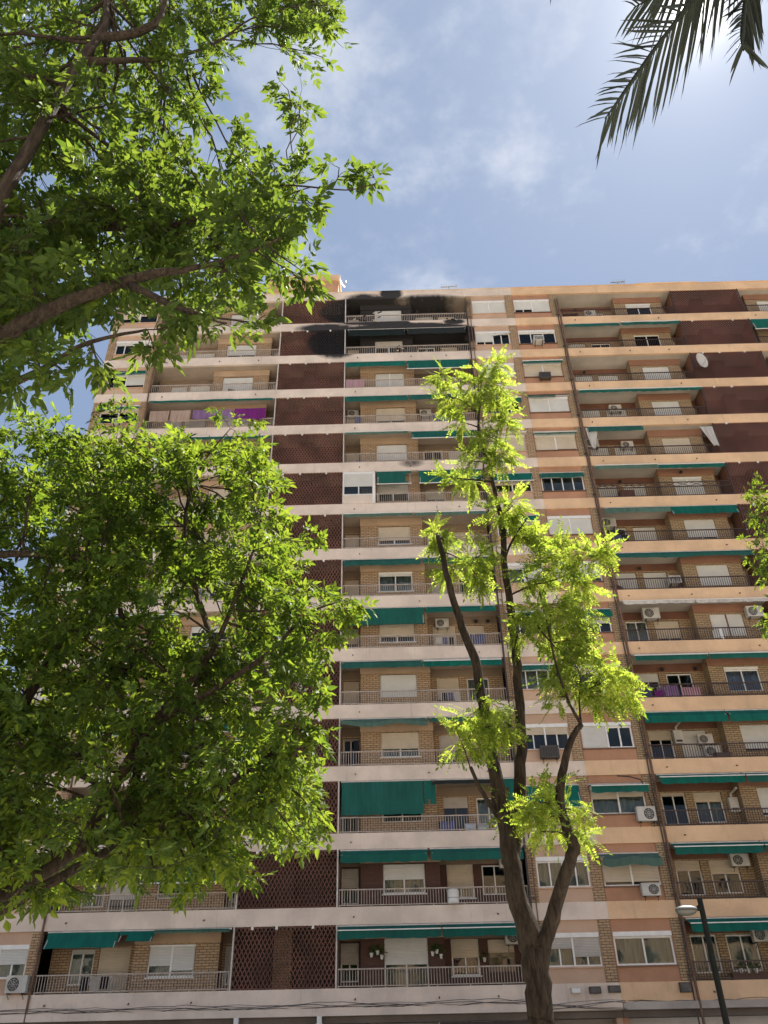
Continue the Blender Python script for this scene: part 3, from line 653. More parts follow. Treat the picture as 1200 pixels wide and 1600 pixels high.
awning('AR',0,-2.5,1.62,drop=.40,out=.45,mat='green',what='white-railed scalloped green awning above hanging flower pots'); awning('AR',0,1.7,5.25,drop=.40,out=.45,mat='green',what='white-railed scalloped green awning near forked tree')
awning('AR',12,-2.4,1.3,drop=.55,out=.1,mat='burnt_canvas',bar=None,scallop=False,what='scorched black awning of burnt flat beside lattice'); awning('AR',12,1.4,5.2,drop=.5,out=.12,mat='burnt_canvas',bar=None,scallop=False,what='scorched dark awning of burnt flat')
# inner balcony of the orange block
awning('BL',12,11.6,15.1,drop=.32,out=.2,mat='green2',bar=None,scallop=False,what='rolled-up green awning on the deep half'); awning('BL',12,15.2,18.9,drop=.36,out=.4,mat='green2',what='rolled-up green awning with rail before sliding door')
awning('BL',10,11.6,19.0,drop=.30,out=.36,mat='green2',what='very long rolled-up awning with white rail')
awning('BL',9,11.7,14.9,drop=.40,out=.25,mat='green2',bar=None,scallop=False,what='rolled-up green awning above two air conditioners')
awning('BL',8,11.65,15.1,drop=.34,out=.5,mat='green3',what='pale underside rolled-up awning on the deep half'); awning('BL',8,15.15,18.9,drop=.36,out=.42,mat='green',what='rolled-up green awning beside the lattice post')
awning('BL',7,11.7,15.2,drop=.40,out=.5,mat='green3',bar=None,what='faded scalloped awning over air conditioner'); awning('BL',7,15.3,18.9,'drop',.62,.42,'green',bar=None,what='half-lowered bright green awning over closed shutter')
awning('BL',6,11.7,19.0,drop=.30,out=.24,mat='green2',bar=None,scallop=False,sag=.1,what='limp rolled-up green awning along whole balcony')
awning('BL',5,11.6,15.2,drop=.22,out=.55,mat='white_sheet',what='rolled-up awning showing a white underside'); awning('BL',5,15.25,19.0,drop=.22,out=.5,mat='white_sheet',what='rolled-up white awning in front of brick bay')
awning('BL',4,11.6,15.1,drop=.38,out=.35,mat='green',scallop=False,what='rolled-up plain green awning above laundry'); awning('BL',4,15.2,19.0,drop=.36,out=.35,mat='green',what='rolled-up scalloped green awning above lilac window')
awning('BL',3,11.5,15.3,drop=.50,out=.26,mat='green',bar=None,scallop=False,what='deep rolled-up green awning above stacked air conditioners'); awning('BL',3,15.4,19.0,drop=.50,out=.26,mat='green',bar=None,scallop=False,what='deep rolled-up green awning in front of bay')
awning('BL',2,11.6,15.3,drop=.40,out=.38,mat='green',what='white-railed scalloped green awning above boiler'); awning('BL',2,15.4,19.0,drop=.40,out=.38,mat='green',what='white-railed green awning beyond the boiler')
awning('BL',1,11.6,15.3,drop=.42,out=.40,mat='green',what='white-railed scalloped green awning above lamp'); awning('BL',1,15.4,19.0,drop=.42,out=.4,mat='green',what='white-railed green awning past the condenser')
awning('BL',0,11.6,15.6,drop=.42,out=.45,mat='green',what='white-railed scalloped awning behind the lamp post')
awning('BR',12,23.6,27.2,'drop',1.1,.4,'green',what='lowered green awning with white rail'); awning('BR',10,23.6,27.4,drop=.36,out=.3,mat='green2',what='rolled-up green awning past the lattice')
# window columns
def colawn(sec, n, **kw):
    x0, x1 = {'AC':(5.74,8.06),'BC':(8.5,10.98),'AE':(-17.45,-15.0)}[sec]
    kw.setdefault('ztop', 1.84); awning(sec, n, x0, x1, y0=-.0, **kw)
colawn('AC',10,drop=.5,out=.4,mat='green2',what='small green awning over dark window'); colawn('AC',9,drop=.12,out=.4,mat='beigebar',what='retracted cream awning over closed shutters',scallop=False)
colawn('AC',8,kind='drop',drop=.72,out=.62,mat='green',what='lowered green awning covering its window'); colawn('AC',7,kind='drop',drop=.5,out=.5,mat='green',what='half-lowered green awning behind leaves')
colawn('AC',5,drop=.3,out=.3,mat='green2',what='rolled-up green awning hidden by foliage'); colawn('AC',4,drop=.34,out=.3,mat='green2',what='rolled-up green awning over sliding windows'); colawn('AC',2,kind='drop',drop=1.05,out=.3,mat='green',what='green awning lowered over whole window')
colawn('BC',11,drop=.24,out=.34,mat='green2',what='rolled-up green awning above black cooler'); colawn('BC',10,drop=.18,out=.30,mat='green3',what='bare awning frame with broken canvas',torn=lambda u,v: u>.62,bar='ac_dark'); colawn('BC',9,drop=.18,out=.3,mat='green3',what='thin faded awning with white rail')
colawn('BC',8,drop=.32,out=.12,mat='green2',what='short green awning over four panes',bar=None,scallop=False,ztop=1.80); colawn('BC',5,drop=.38,out=.34,mat='green',what='crumpled dark green awning among leaves',sag=.12,bar=None)
colawn('BC',2,drop=.40,out=.55,mat='green',what='cream-topped green awning with scalloped edge'); colawn('BC',1,drop=.42,out=.5,mat='green3',what='ragged faded awning with hanging ends',sag=.14,bar=None)
colawn('AE',11,drop=.26,out=.34,mat='green',bar='green2',what='neat rolled-up green awning over half shutter'); colawn('AE',10,drop=.24,out=.34,mat='green',what='neat rolled-up green awning above grey cooler')
# end balcony of the pale block
awning('AL',10,-14.4,-6.9,drop=.26,out=.42,mat='green',bar=None,scallop=False,what='long rolled-up green awning above purple sheets')
awning('AL',9,-14.4,-6.9,drop=.3,out=.35,mat='green2',what='long rolled-up green awning behind the treetop')
awning('AL',5,-14.4,-10.8,drop=.36,out=.35,mat='green2',what='rolled-up green awning seen through leaves'); awning('AL',3,-14.4,-10.9,'drop',.7,.4,'green',what='lowered teal awning seen through leaves'); awning('AL',3,-10.8,-6.9,'drop',.62,.4,'green',what='lowered teal awning nearer the lattice')
awning('AL',1,-10.7,-6.9,'drop',1.22,.5,'green',what='long lowered teal awning with white rail'); awning('AL',1,-14.4,-10.9,drop=.36,out=.4,mat='green',what='rolled-up green awning behind low branches')
awning('AL',0,-14.35,-11.45,'drop',.62,.3,'green',bar=None,what='half-lowered green awning with ragged edge'); awning('AL',0,-11.4,-10.0,'drop',.42,.3,'green',bar=None,what='twisted torn green awning scrap',torn=lambda u,v: v>1.0-u*.2 or (u<.25 and v>.3)); awning('AL',0,-9.9,-6.9,drop=.14,out=.4,mat='green3',bar='green2',scallop=False,what='slim closed awning above brick bay')

# ---- air conditioners
def ac_parts(kind):
    def fn():
        w, h, d = (.82,.56,.30) if kind != 'window' else (.62,.40,.46)
        b = MB(); b.box(-w/2, w/2, -d, 0, 0, h); b.box(-w/2-.008, w/2+.008, -d-.008, .004, h-.03, h+.012)
        body = b.mesh('housing', M['ac_white' if kind != 'dark' else 'ac_brown'])
        g = MB()
        if kind == 'fan' or kind == 'tall':
            cx = -w/2+.30; g.disc((cx,-d-.003,h/2), .225, 'y', 20); gm = g.mesh('fan', M['ac_dark'])
            r = MB()
            for rad in (.235,.16,.085):
                pts = [(cx+rad*math.cos(a), -d-.012, h/2+rad*math.sin(a)) for a in np.linspace(0, 2*math.pi, 19)]; r.tube(pts, .007, 4, cap=False)
            for k in range(8):
                a = k*math.pi/4; r.bar((cx,-d-.012,h/2),(cx+.235*math.cos(a),-d-.012,h/2+.235*math.sin(a)),.008)
            rm = r.mesh('fan_guard', M['ac_white'])
        else:
            g.box(-w/2+.04, w/2-.04, -d-.004, -d-.001, .04, h-.06); gm = g.mesh('louvre_back', M['ac_dark'])
            r = MB()
            for k in range(7): x = -w/2+.07+k*(w-.14)/6; r.box(x-.012, x+.012, -d-.02, -d-.005, .03, h-.06)
            r.box(-w/2, w/2, -d-.02, -d-.005, .0, .03); rm = r.mesh('louvre', M['ac_white' if kind == 'window' else 'ac_brown'])
        k_ = MB()
        for x in (-w*.36, w*.36): k_.box(x-.018, x+.018, -d, .02, -.035, -.003); k_.bar((x,-d*.9,-.03),(x,.02,-.22),.02)
        return body, gm, rm, k_.mesh('bracket', M['pipe'])
    return cached(('ac', kind), fn)
def ac(sec, n, x, zrel, depth, label, kind='fan', rotz=0.0, flip=False):
    body, g, r, br = ac_parts(kind)
    e = empty('air_conditioner', (x, D+depth, ROW[n]+zrel)); e.rotation_euler = (0,0,rotz); ks = random.Random(int(x*100)+n).uniform(.82,1.04); e.scale = (ks, ks, ks*random.Random(n).uniform(.9,1.08))
    tag(e, '%s, %s, %s' % (label, SECN[sec], storey(n)), 'air conditioner', 'air conditioner units on the facade')
    for nm, me in (('housing',body),('fan' if kind=='fan' else 'louvre_back',g),('fan_guard' if kind=='fan' else 'louvre',r),('bracket',br)): 
        o = link(nm, me, e)
        if flip and 'fan' in nm: o.location.x = .22
    return e
ac('AR',10,-2.1,1.52,1.28,'condenser above the recess window'); ac('AR',10,2.35,1.40,1.28,'condenser high beside the bay'); ac('AR',5,2.55,1.55,1.28,'white condenser with big fan'); ac('AR',1,4.75,1.56,1.28,'white condenser under awning',flip=False); ac('AR',0,4.75,1.52,1.28,'shaded condenser under awning')
ac('AC',3,6.95,.10,.02,'brown louvred cooler below window','dark'); ac('BC',12,9.7,.36,.02,'small white louvred cooler at window','window'); ac('BC',11,9.75,.22,.02,'black louvred cooler below closed shutters','dark')
ac('BC',2,10.75,.18,.02,'white condenser beside scalloped awning',flip=True); ac('BC',1,10.35,.14,.02,'white condenser under ragged awning',flip=True)
ac('BL',13,13.8,1.15,1.28,'white condenser near roof'); ac('BL',10,14.0,1.35,1.28,'white condenser above shutters'); ac('BL',9,12.1,1.5,1.28,'first condenser behind draped white cloth'); ac('BL',9,14.2,1.4,1.28,'second condenser beside brick bay'); ac('BL',7,12.1,1.62,1.28,'white condenser above open door')
ac('BL',5,13.2,1.80-.25,.9,'boxy condenser hung below soffit'); ac('BL',5,18.3,1.35,.55,'condenser on the bay by lattice'); ac('BL',3,14.55,.98,1.26,'upper of two stacked condensers'); ac('BL',3,14.75,.36,1.26,'lower of two stacked condensers'); ac('BL',1,14.75,1.42,1.26,'condenser beneath awning rail'); ac('BL',0,14.9,1.42,1.26,'condenser beneath awning by lamp')
ac('AE',10,-16.1,.28,.02,'grey louvred cooler below window','window'); ac('AE',0,-15.15,.06,.02,'white condenser beside downpipe')
ac('BL',6,14.9,.75,1.2,'pale tall cooler beside brick bay','window')

# ---- satellite dishes
def dish(loc, r, rot, label):
    e = empty('satellite_dish', loc); e.rotation_euler = rot; tag(e, label, 'satellite dish', 'satellite dishes')
    b = MB(); n = 22; prof = [(r*k/5, .18*r*(k/5)**2) for k in range(6)]; base = 0
    for rr_, yy in prof:
        for j in range(n): a = 2*math.pi*j/n; b.v.append((rr_*math.cos(a), -yy, rr_*math.sin(a)*1.08))
    for i in range(5):
        for j in range(n): a_ = i*n+j; c_ = i*n+(j+1)%n; b.f.append((a_, c_, c_+n, a_+n)); b.mi.append(0)
    b.build('reflector', M['dish'], e, smooth=True)
    b = MB(); b.bar((0,-.02,-r*.9),(0,-r*1.0,-.1*r),.02); b.box(-.03,.03,-r*1.0-.06,-r*1.0+.04,-.1*r-.03,-.1*r+.05); b.build('feed_arm', M['alu'], e)
    b = MB(); b.tube([(0,.01,0),(0,.12,-.02),(0,.14,-.35)], .025, 6); b.build('mount', M['alu'], e)
dish((19.35, D-.45, ROW[11]+1.05), .48, (R(8),0,R(28)), 'round white satellite dish fixed beside peach block lattice screen')
dish((-3.05, D+2.6, 49.0), .30, (R(-10),0,R(60)), 'small satellite dish beside orange roof block of pale building')

# ---- laundry and household things on the balconies
def sheet_cloth(name, x0, x1, z0, z1, y, mat, label, cat='laundry', group=None, seed=1, taper=0, slant=0):
    rr = random.Random(seed); b = MB(); nx = max(5, int((x1-x0)/.09)); nz = 8; ph = rr.random()*6; rows = []
    for k in range(nz+1):
        t = k/nz; row = []
        for i in range(nx+1):
            u = i/nx; xm = (x0+x1)/2; x = x0+(x1-x0)*u; x = xm+(x-xm)*(1-taper*(1-t)) + slant*(1-t)
            row.append((x, y-.012-.03*(1-t)*math.sin(i*.8+ph)-.01*math.sin(i*2.3), z0+(z1-z0)*t-.02*math.sin(u*math.pi)*(t>.9)+.03*(1-t)*math.sin(i*.5+ph)))
        rows.append(row)
    for k in range(nz):
        for i in range(nx): b.quad(rows[k][i], rows[k][i+1], rows[k+1][i+1], rows[k+1][i])
    o = b.build(name, M[mat], None, (0, D, 0), smooth=True); tag(o, label, cat, group); return o
LG = 'laundry hanging on the balconies'
z = ROW[10]
sheet_cloth('bed_sheet', -14.3,-13.15, z+.55,z+1.42, .0,'beige_sheet','outer beige sheet on the line beside purple sheets',group=LG,seed=2)
sheet_cloth('bed_sheet', -13.05,-11.85, z+.5,z+1.42, .0,'beige_sheet','beige sheet on the line next to lilac sheet',group=LG,seed=3)
sheet_cloth('bed_sheet', -11.7,-9.35, z+.70,z+1.40, .0,'lilac_sheet','wide lilac sheet hung across the balcony line',group=LG,seed=4)
sheet_cloth('bed_sheet', -9.2,-7.3, z+.6,z+1.45, .0,'magenta_sheet','bright magenta sheet hung beside lilac sheet',group=LG,seed=5)
z = ROW[11]; sheet_cloth('bed_sheet', -2.5,-1.35, z+.05,z+.72, .02,'pink_sheet','pale pink sheet hanging by the lattice below burnt flat',group=LG,seed=6)
z = ROW[10]; sheet_cloth('towel', -1.95,-1.6, z+.05,z+1.0, .5,'blue_cloth','blue towel hanging in the recess beside lattice',group=LG,seed=7); sheet_cloth('towel', 2.7,3.7, z+.1,z+.62, .12,'blue_cloth','violet blue towel spread behind balcony railing',group=LG,seed=8)
z = ROW[3]; sheet_cloth('trousers', -2.35,-2.15, z+.15,z+1.25, .5,'dark_cloth','dark trousers hanging in recess beside the lattice',group=LG,seed=9); sheet_cloth('shirt', -1.95,-1.7, z+.3,z+1.35, .5,'dark_cloth','dark shirt hanging in recess beside brick bay',group=LG,seed=10)
z = ROW[4]; sheet_cloth('towel', 13.6,14.55, z+.02,z+.52, .10,'pinkwhite','pink towel over railing of peach block balcony',group=LG,seed=11); sheet_cloth('towel', 12.3,12.75, z+.02,z+.40, .10,'magenta_sheet','small magenta cloth over peach block railing',group=LG,seed=12); sheet_cloth('towel', 12.85,13.45, z+.02,z+.62, .10,'lilac_sheet','lilac cloth beside pink towel on railing',group=LG,seed=13)
z = ROW[9]; sheet_cloth('draped_cloth', 11.55,12.3, z+.55,z+2.05, -.05,'white_sheet','bunched white cloth hanging from peach awning arm by downpipe','cloth','bunched white cloths',21,.75,-.1); sheet_cloth('draped_cloth', 18.2,18.95, z+.5,z+1.95, -.05,'white_sheet','bunched white cloth hanging beside maroon lattice','cloth','bunched white cloths',22,.6,.3)
z = ROW[5]; sheet_cloth('towel', 3.75,4.6, z+.15,z+.72, .3,'blue_cloth','blue and grey towels drying below air conditioner',group=LG,seed=14)
z = ROW[9]; sheet_cloth('towel', -1.9,-1.55, z+.03,z+.3, .2,'blue_cloth','small turquoise blue cloth behind railing corner',group=LG,seed=15)
def box_thing(name, x0, x1, y0, y1, z0, h, mat, label, cat, lid=True, group=None):
    e = empty(name, ((x0+x1)/2, D+(y0+y1)/2, z0)); tag(e, label, cat, group); w, d = (x1-x0)/2, (y1-y0)/2
    b = MB(); n = len(b.v); b.v += [(-w*.9,-d*.9,0),(w*.9,-d*.9,0),(w*.9,d*.9,0),(-w*.9,d*.9,0),(-w,-d,h),(w,-d,h),(w,d,h),(-w,d,h)]
    b.f += [(0,1,5,4),(1,2,6,5),(2,3,7,6),(3,0,4,7),(4,5,6,7),(3,2,1,0)]; b.mi += [0]*6; b.build('body', mat if not isinstance(mat, str) else M[mat], e)
    if lid: b = MB(); b.box(-w-.02, w+.02, -d-.02, d+.02, h+.002, h+.045); b.build('lid', M[mat], e)
    return e
zf = ROW[2]+NL
box_thing('storage_crate',1.85,2.5,.25,.7,zf,.75,'bluebox','dark blue crate on pale block balcony beside brick bay','crate'); box_thing('storage_crate',2.95,3.4,.25,.65,zf,.62,'palebox','pale blue plastic box standing next to blue crate','crate'); box_thing('storage_crate',3.5,3.95,.25,.65,zf,.55,'palebox','pale blue plastic box nearest the tree trunk','crate')
box_thing('cabinet',12.9,13.7,.3,.7,ROW[8]+NL,.95,'woodbrown','brown cabinet behind double railing of peach block','cabinet')
box_thing('storage_crate',14.6,15.25,.3,.7,ROW[3]+NL,.6,'ac_brown','grey bin under the stacked air conditioners','bin')
box_thing('storage_box',13.05,15.0,.25,.6,ROW[0]+NL,.55,'woodbrown','long brown planter box behind the lamp post','planter')
# white tank standing behind the railing
e = empty('water_tank', (2.22, D-.03, ROW[1]+.02)); tag(e, 'white cylindrical tank strapped to balcony railing under brown tiles', 'tank')
b = MB(); b.lathe([(.20,0),(.235,.03),(.235,.50),(.20,.55),(.06,.58)], (0,-.0,0), 18); b.build('body', M['tank'], e, smooth=False)
b = MB(); b.lathe([(.242,.2),(.242,.23)], (0,0,0), 18); b.build('strap', M['alu'], e)
# boilers
def boiler(x, n, zr, depth, label):
    e = empty('gas_boiler', (x, D+depth, ROW[n]+zr)); tag(e, label, 'boiler', 'wall boilers')
    b = MB(); b.box(-.2,.2,-.3,0,0,.62); b.build('casing', M['ac_white'], e)
    b = MB(); b.box(-.14,.14,-.305,-.301,.06,.16); b.build('panel', M['ac_dark'], e)
    b = MB(); b.tube([(0,-.15,.62),(0,-.15,.8),(.05,-.3,.86),(.08,-.75,.9)], .05, 8); b.build('flue', M['whitepole'], e)
boiler(13.3,3,1.02,1.26,'white boiler between doors beside stacked condensers'); boiler(15.1,2,.78,1.26,'white boiler with bent flue under scalloped awning'); 
# flower pots hanging on the brown tiled wall and along one railing
def plant_mesh(seed, r=.2):
    def fn():
        rr = random.Random(seed); b = MB()
        for k in range(60):
            a, t = rr.random()*6.28, rr.random(); d = Vector((math.cos(a)*rr.random(), math.sin(a)*rr.random(), rr.uniform(-.5,1))).normalized()
            p = d*r*rr.uniform(.25,1.0); u = d.cross(Vector((rr.random(),rr.random(),.3))).normalized()*.022; tip = p+d*.07+Vector((0,0,-.02))
            b.quad(p-d*.03, p+u, tip, p-u)
        return b.mesh('foliage', M['plant'])
    return cached(('pl', seed, r), fn)
def pot(x, y, z, label, mat='tank', r=.07, seed=1):
    e = empty('flower_pot', (x, D+y, z)); tag(e, label, 'flower pot', 'flower pots', share=True)
    b = MB(); b.lathe([(r*.65,0),(r,.13),(r*1.12,.13),(r*1.12,.16)], (0,0,0), 10); b.build('pot', M[mat], e)
    link('foliage', plant_mesh(seed), e, (0,0,.22))
HP = 'white flower pot hanging on dark tiled wall under white-railed awning'
for x, zz, s in ((-1.2,1.2,1),(-.95,1.28,2),(-.78,1.12,3),(1.28,1.2,4),(1.45,1.28,5),(1.62,1.1,6)): pot(x, .50, ROW[0]+zz-.1, HP, seed=s)
pot(3.42,1.2,ROW[0]+.92,'lone white pot on dark strip between two curtained windows',seed=3)
for k, x in enumerate((13.4,13.7,14.0)): pot(x,.2,ROW[0]+.24,'pale pot with small plant standing on brown planter box','tank',.08,k)
pot(12.3,.2,ROW[8]+NL,'leafy pot behind double railing of peach block','pot',.14,7); pot(14.0,.25,ROW[8]+NL+.1,'dark bushy pot behind double railing of peach block','pot',.14,8)
for x, zr, s in ((1.2,.0,2),(-2.2,.0,4)): pot(x,.3,ROW[1]+NL+.05,'terracotta pot on floor of balcony with white tank','pot',.13,s)
# glazed corner box on the ninth storey of the pale block
e = empty('glazed_enclosure', (-1.68, D-.02, ROW[8])); tag(e, 'white aluminium glazed box closing balcony corner beside lattice screen', 'enclosure')
b = MB(); b.box(-.88,.90,0,.06,.004,.58); b.build('apron_panel', M['A_band'], e)
b = MB(); b.box(-.90,-.84,-.01,.08,.58,2.2); b.box(.74,.90,-.01,.3,.004,2.2); b.box(-.84,.74,-.01,.08,2.05,2.2); b.box(-.84,.74,-.01,.08,.58,.64); b.box(-.06,.0,-.005,.07,.64,1.2); b.build('frame', M['white'], e)
link('shutter', shutter_mesh(1.56,.85,'sh_white'), e, (-.05,.0,1.2)); link('pane', pane_mesh(.74,.54), e, (-.46,.04,.65)); link('pane', pane_mesh(.70,.54), e, (.37,.04,.65))
# tilted broken shutter of the burnt flat's neighbour
b = MB(); b.box(-.62,.62,-.03,0,0,.12); o = b.build('broken_shutter', M['sh_white'], None, (7.45, D+.02, ROW[12]+1.42)); o.rotation_euler = (0, R(-12), 0); tag(o, 'fallen white shutter slat box hanging askew across dark window', 'shutter')
# charred debris on the burnt balconies
def debris(x, z, w, h, seed, label, mat='charred', y=-.05):
    rr = random.Random(seed); e = empty('charred_debris', (x, D+y, z)); tag(e, label, 'debris', 'fire debris on the burnt balconies')
    for k in range(9):
        b = MB(); a = Vector((rr.uniform(-w,w), rr.uniform(-.12,.08), rr.uniform(-h,h))); d = Vector((rr.uniform(-1,1), rr.uniform(-.3,.3), rr.uniform(-.7,.5))).normalized()*rr.uniform(.15,.5)*max(w,.35)
        b.bar(a, a+d, rr.uniform(.03,.11), .03); b.build('fragment', M[mat if k % 3 else 'beigebar'], e)
debris(.95,ROW[12]+.25,.4,.28,3,'scorched wreckage caught on railing of burnt flat'); debris(4.2,ROW[13]-.1,.5,.16,4,'black melted remains lying on floor band of burnt flat'); debris(-1.0,ROW[13]+.5,.9,.5,5,'charred window remains in blackened top balcony'); debris(3.4,ROW[12]+.35,1.2,.3,8,'burnt furniture behind railing of lower burnt flat', y=.4)
# ---- drying racks, wall lamps, chairs and small clutter behind the railings
def drying_rack(x, n, y, mats, label, w=.9):
    rr = random.Random(int(x*10)+n); e = empty('drying_rack', (x, D+y, ROW[n]+NL)); tag(e, label, 'drying rack', 'drying racks on the balconies')
    b = MB()
    for s in (-1, 1):
        b.bar((s*w/2,-.22,0),(s*w/2,.18,.92),.02); b.bar((s*w/2,.22,0),(s*w/2,-.18,.92),.02)
    for k in range(5): b.bar((-w/2,-.18+.09*k,.92),(w/2,-.18+.09*k,.92),.012)
    b.build('frame', M['white'], e)
    for k, m in enumerate(mats):
        x0 = -w/2+w*k/len(mats)+.02; x1 = x0+w/len(mats)-.05; h = rr.uniform(.35,.62); c = MB(); nx = 6
        for i in range(nx):
            for j in range(4):
                f = lambda u, v: (x0+(x1-x0)*u, -.19-.025*math.sin(u*7+k)*(v), .92-h*v)
                c.quad(f(i/nx,j/4), f((i+1)/nx,j/4), f((i+1)/nx,(j+1)/4), f(i/nx,(j+1)/4))
        c.build('garment', M[m], e, smooth=True)
drying_rack(2.7,4,.45,['dark_cloth','blue_cloth','white_sheet'],'rack of dark and blue clothes, pale block inner balcony, fifth storey')
drying_rack(2.6,5,.45,['white_sheet','blue_cloth','dark_cloth'],'rack of white and blue clothes under big fan condenser')
drying_rack(4.5,6,.45,['dark_cloth','white_sheet','dark_cloth'],'rack of mixed clothes, pale block inner balcony, seventh storey',1.1)
drying_rack(-12.2,0,.4,['dark_cloth','white_sheet','dark_cloth'],'rack of black and white clothes on lowest end balcony',1.2)
drying_rack(12.4,4,.45,['blue_cloth','dark_cloth','lilac_sheet'],'rack of blue clothes, peach block balcony, fifth storey',1.0)
drying_rack(12.4,7,.45,['blue_cloth','dark_cloth'],'rack of dark blue clothes by open door under faded awning',.8)
drying_rack(4.2,10,.4,['dark_cloth','white_sheet','blue_cloth'],'rack of clothes, pale block inner balcony, eleventh storey',1.1)
drying_rack(-9.2,6,.3,['white_sheet','blue_cloth','beige_sheet'],'rack of pale clothes on end balcony behind leaves',1.1)
def wall_lamp(x, n, depth, label, zr=1.98):
    e = empty('wall_lamp', (x, D+depth, ROW[n]+zr)); tag(e, label, 'wall lamp', 'dark balcony wall lamps')
    b = MB(); b.tube([(0,0,0),(0,-.10,.04),(0,-.16,.0)], .015, 6); b.build('arm', M['black'], e)
    b = MB(); b.lathe([(.03,-.16),(.09,-.12),(.10,-.05),(.07,.0),(.02,.03)], (0,-.16,-.02), 10); b.build('lantern', M['black'], e)
for x, n, d in ((13.3,8,1.29),(16.6,8,.53),(13.3,4,1.29),(14.95,4,1.29),(12.6,11,1.29),(4.3,5,1.29),(4.9,5,1.29),(12.9,13,1.29),(13.3,6,1.29)): wall_lamp(x, n, d, 'dark wall lamp on %s, %s%s' % (SECN['AR' if x < 8 else 'BL'], storey(n), {4.3:', beside the condenser',4.9:', nearer the pilaster',13.3:', on the deep wall',16.6:', above the bay window',14.95:', next to the bay'}.get(x,'')))
def chair(x, n, y, rot, mat, label):
    e = empty('balcony_chair', (x, D+y, ROW[n]+NL)); e.rotation_euler = (0,0,rot); tag(e, label, 'chair', 'balcony chairs')
    b = MB(); b.box(-.22,.22,-.22,.22,.42,.46); b.build('seat', M[mat], e); b = MB(); b.box(-.22,.22,.19,.225,.50,.92); b.build('backrest', M[mat], e)
    for sx in (-1,1):
        for sy_ in (-1,1): b = MB(); b.box(sx*.2-.018,sx*.2+.018,sy_*.2-.018,sy_*.2+.018,0,.42 if sy_ < 0 else .50); b.build('leg', M[mat], e)
chair(12.0,6,.5,.6,'woodbrown','brown chair standing by closed shutters of peach balcony'); chair(4.4,2,.5,-.5,'white','white chair standing beside pale blue boxes'); chair(-9.6,11,.3,.3,'ac_dark','dark chair standing behind railing of end balcony'); chair(16.2,5,.3,2.5,'white','white chair behind railing under white awning'); chair(3.0,3,.5,.2,'ac_dark','dark chair behind railing near feathery tuft')
for k, (x, n, s) in enumerate(((-2.2,6,3),(.3,2,5),(12.2,2,6),(14.6,1,7),(4.9,1,8),(12.1,0,3),(-13.9,1,4),(16.9,9,2))):
    pot(x,.22,ROW[n]+NL+.02,'leafy terracotta pot behind %s railing, %s' % (SECN['AL' if x < -7 else 'AR' if x < 8 else 'BL'], storey(n)),'pot',.15,s)
# ---- roof things
def antenna(x, y, h, label, w=1.0, n=7):
    e = empty('tv_antenna', (x, D+y, ROW[-1]-.25)); tag(e, label, 'antenna', 'roof antennas')
    b = MB(); b.tube([(0,0,0),(0,0,h)], .03, 6); b.build('mast', M['alu'], e)
    if w:
        b = MB(); b.bar((-w/2,0,h-.05),(w/2,0,h+.02),.05)
        for k in range(n): xx = -w/2+.04+k*(w-.08)/(n-1); b.bar((xx,-.25,h-.02),(xx,.25,h-.02),.022)
        b.build('boom', M['alu'], e)
antenna(4.55,1.5,2.35,'rooftop aerial with flat boom above burnt flat',1.15); antenna(16.4,1.5,2.35,'rooftop aerial above peach block balconies',1.0); antenna(8.1,1.5,2.1,'short bare mast on roof at block joint',0); antenna(-6.0,3.5,2.4,'rooftop aerial behind the orange roof block',.9)
for k, (x0, x1) in enumerate(((23.5,25.1),(25.7,27.4))):
    e = empty('roof_frame', ((x0+x1)/2, D+.6, ROW[-1]-.26)); tag(e, ('white pipe hoop frame on roof nearer the roof block','white pipe hoop frame at far end of roof')[k], 'frame', 'roof hoop frames')
    w = (x1-x0)/2
    for s in (-1, 1): b = MB(); b.bar((s*w,0,0),(s*w,0,.98),.05); b.build('post', M['white'], e)
    b = MB(); b.bar((-w-.02,0,1.0),(w+.02,0,1.0),.05); b.build('top_rail', M['white'], e)
# ---- cables and boxes along the first band
def cable(x0, x1, zc, y, label, n=4, amp=.05, seed=1):
    rr = random.Random(seed); e = empty('cable_bundle', ((x0+x1)/2, D+y, zc)); tag(e, label, 'cable', 'cables strung along the facade')
    L = x1-x0
    for k in range(n):
        pts = []; m = int(L/.5); ph = rr.random()*6
        for i in range(m+1): pts.append((-L/2+L*i/m, -.02-.015*k, amp*math.sin(i*.55+ph)+rr.uniform(-.03,.03)+(k-n/2)*.035))
        b = MB(); b.tube(pts, rr.uniform(.006,.012), 5); b.build('strand', M['cable' if k % 2 else 'black'], e)
cable(-17.5,5.3,ROW[0]-.58,-.04,'tangled grey cables along first floor band of pale block',5,.06,3); cable(5.5,8.6,ROW[0]-.74,-.12,'looped cables below the row of wall boxes',5,.10,4); cable(8.7,20,ROW[0]-.66,-.04,'thick dark cable along peach block first band',3,.03,5)
for k in range(5):                            # hooped cables hanging off the left downpipe
    pass
def wallbox(x, z, w, h, mat, label):
    e = empty('junction_box', (x, D-.001, z)); tag(e, label, 'junction box', 'wall boxes above the shops')
    b = MB(); b.box(-w/2,w/2,-.16,0,0,h); b.build('case', M[mat], e); b = MB(); b.box(-w/2+.03,w/2-.03,-.172,-.162,.03,h-.03); b.build('cover', M['cable' if mat == 'black' else 'white'], e)
wallbox(6.75,4.02,.36,.20,'ac_white','grey junction box on first band beside tree trunk'); wallbox(7.5,4.0,.44,.24,'black','black wall box between two other boxes on pale band'); wallbox(8.25,4.02,.46,.24,'black','black wall box at joint of pale and peach bands'); wallbox(11.0,3.98,.42,.34,'black','square black wall box beside peach block downpipe')
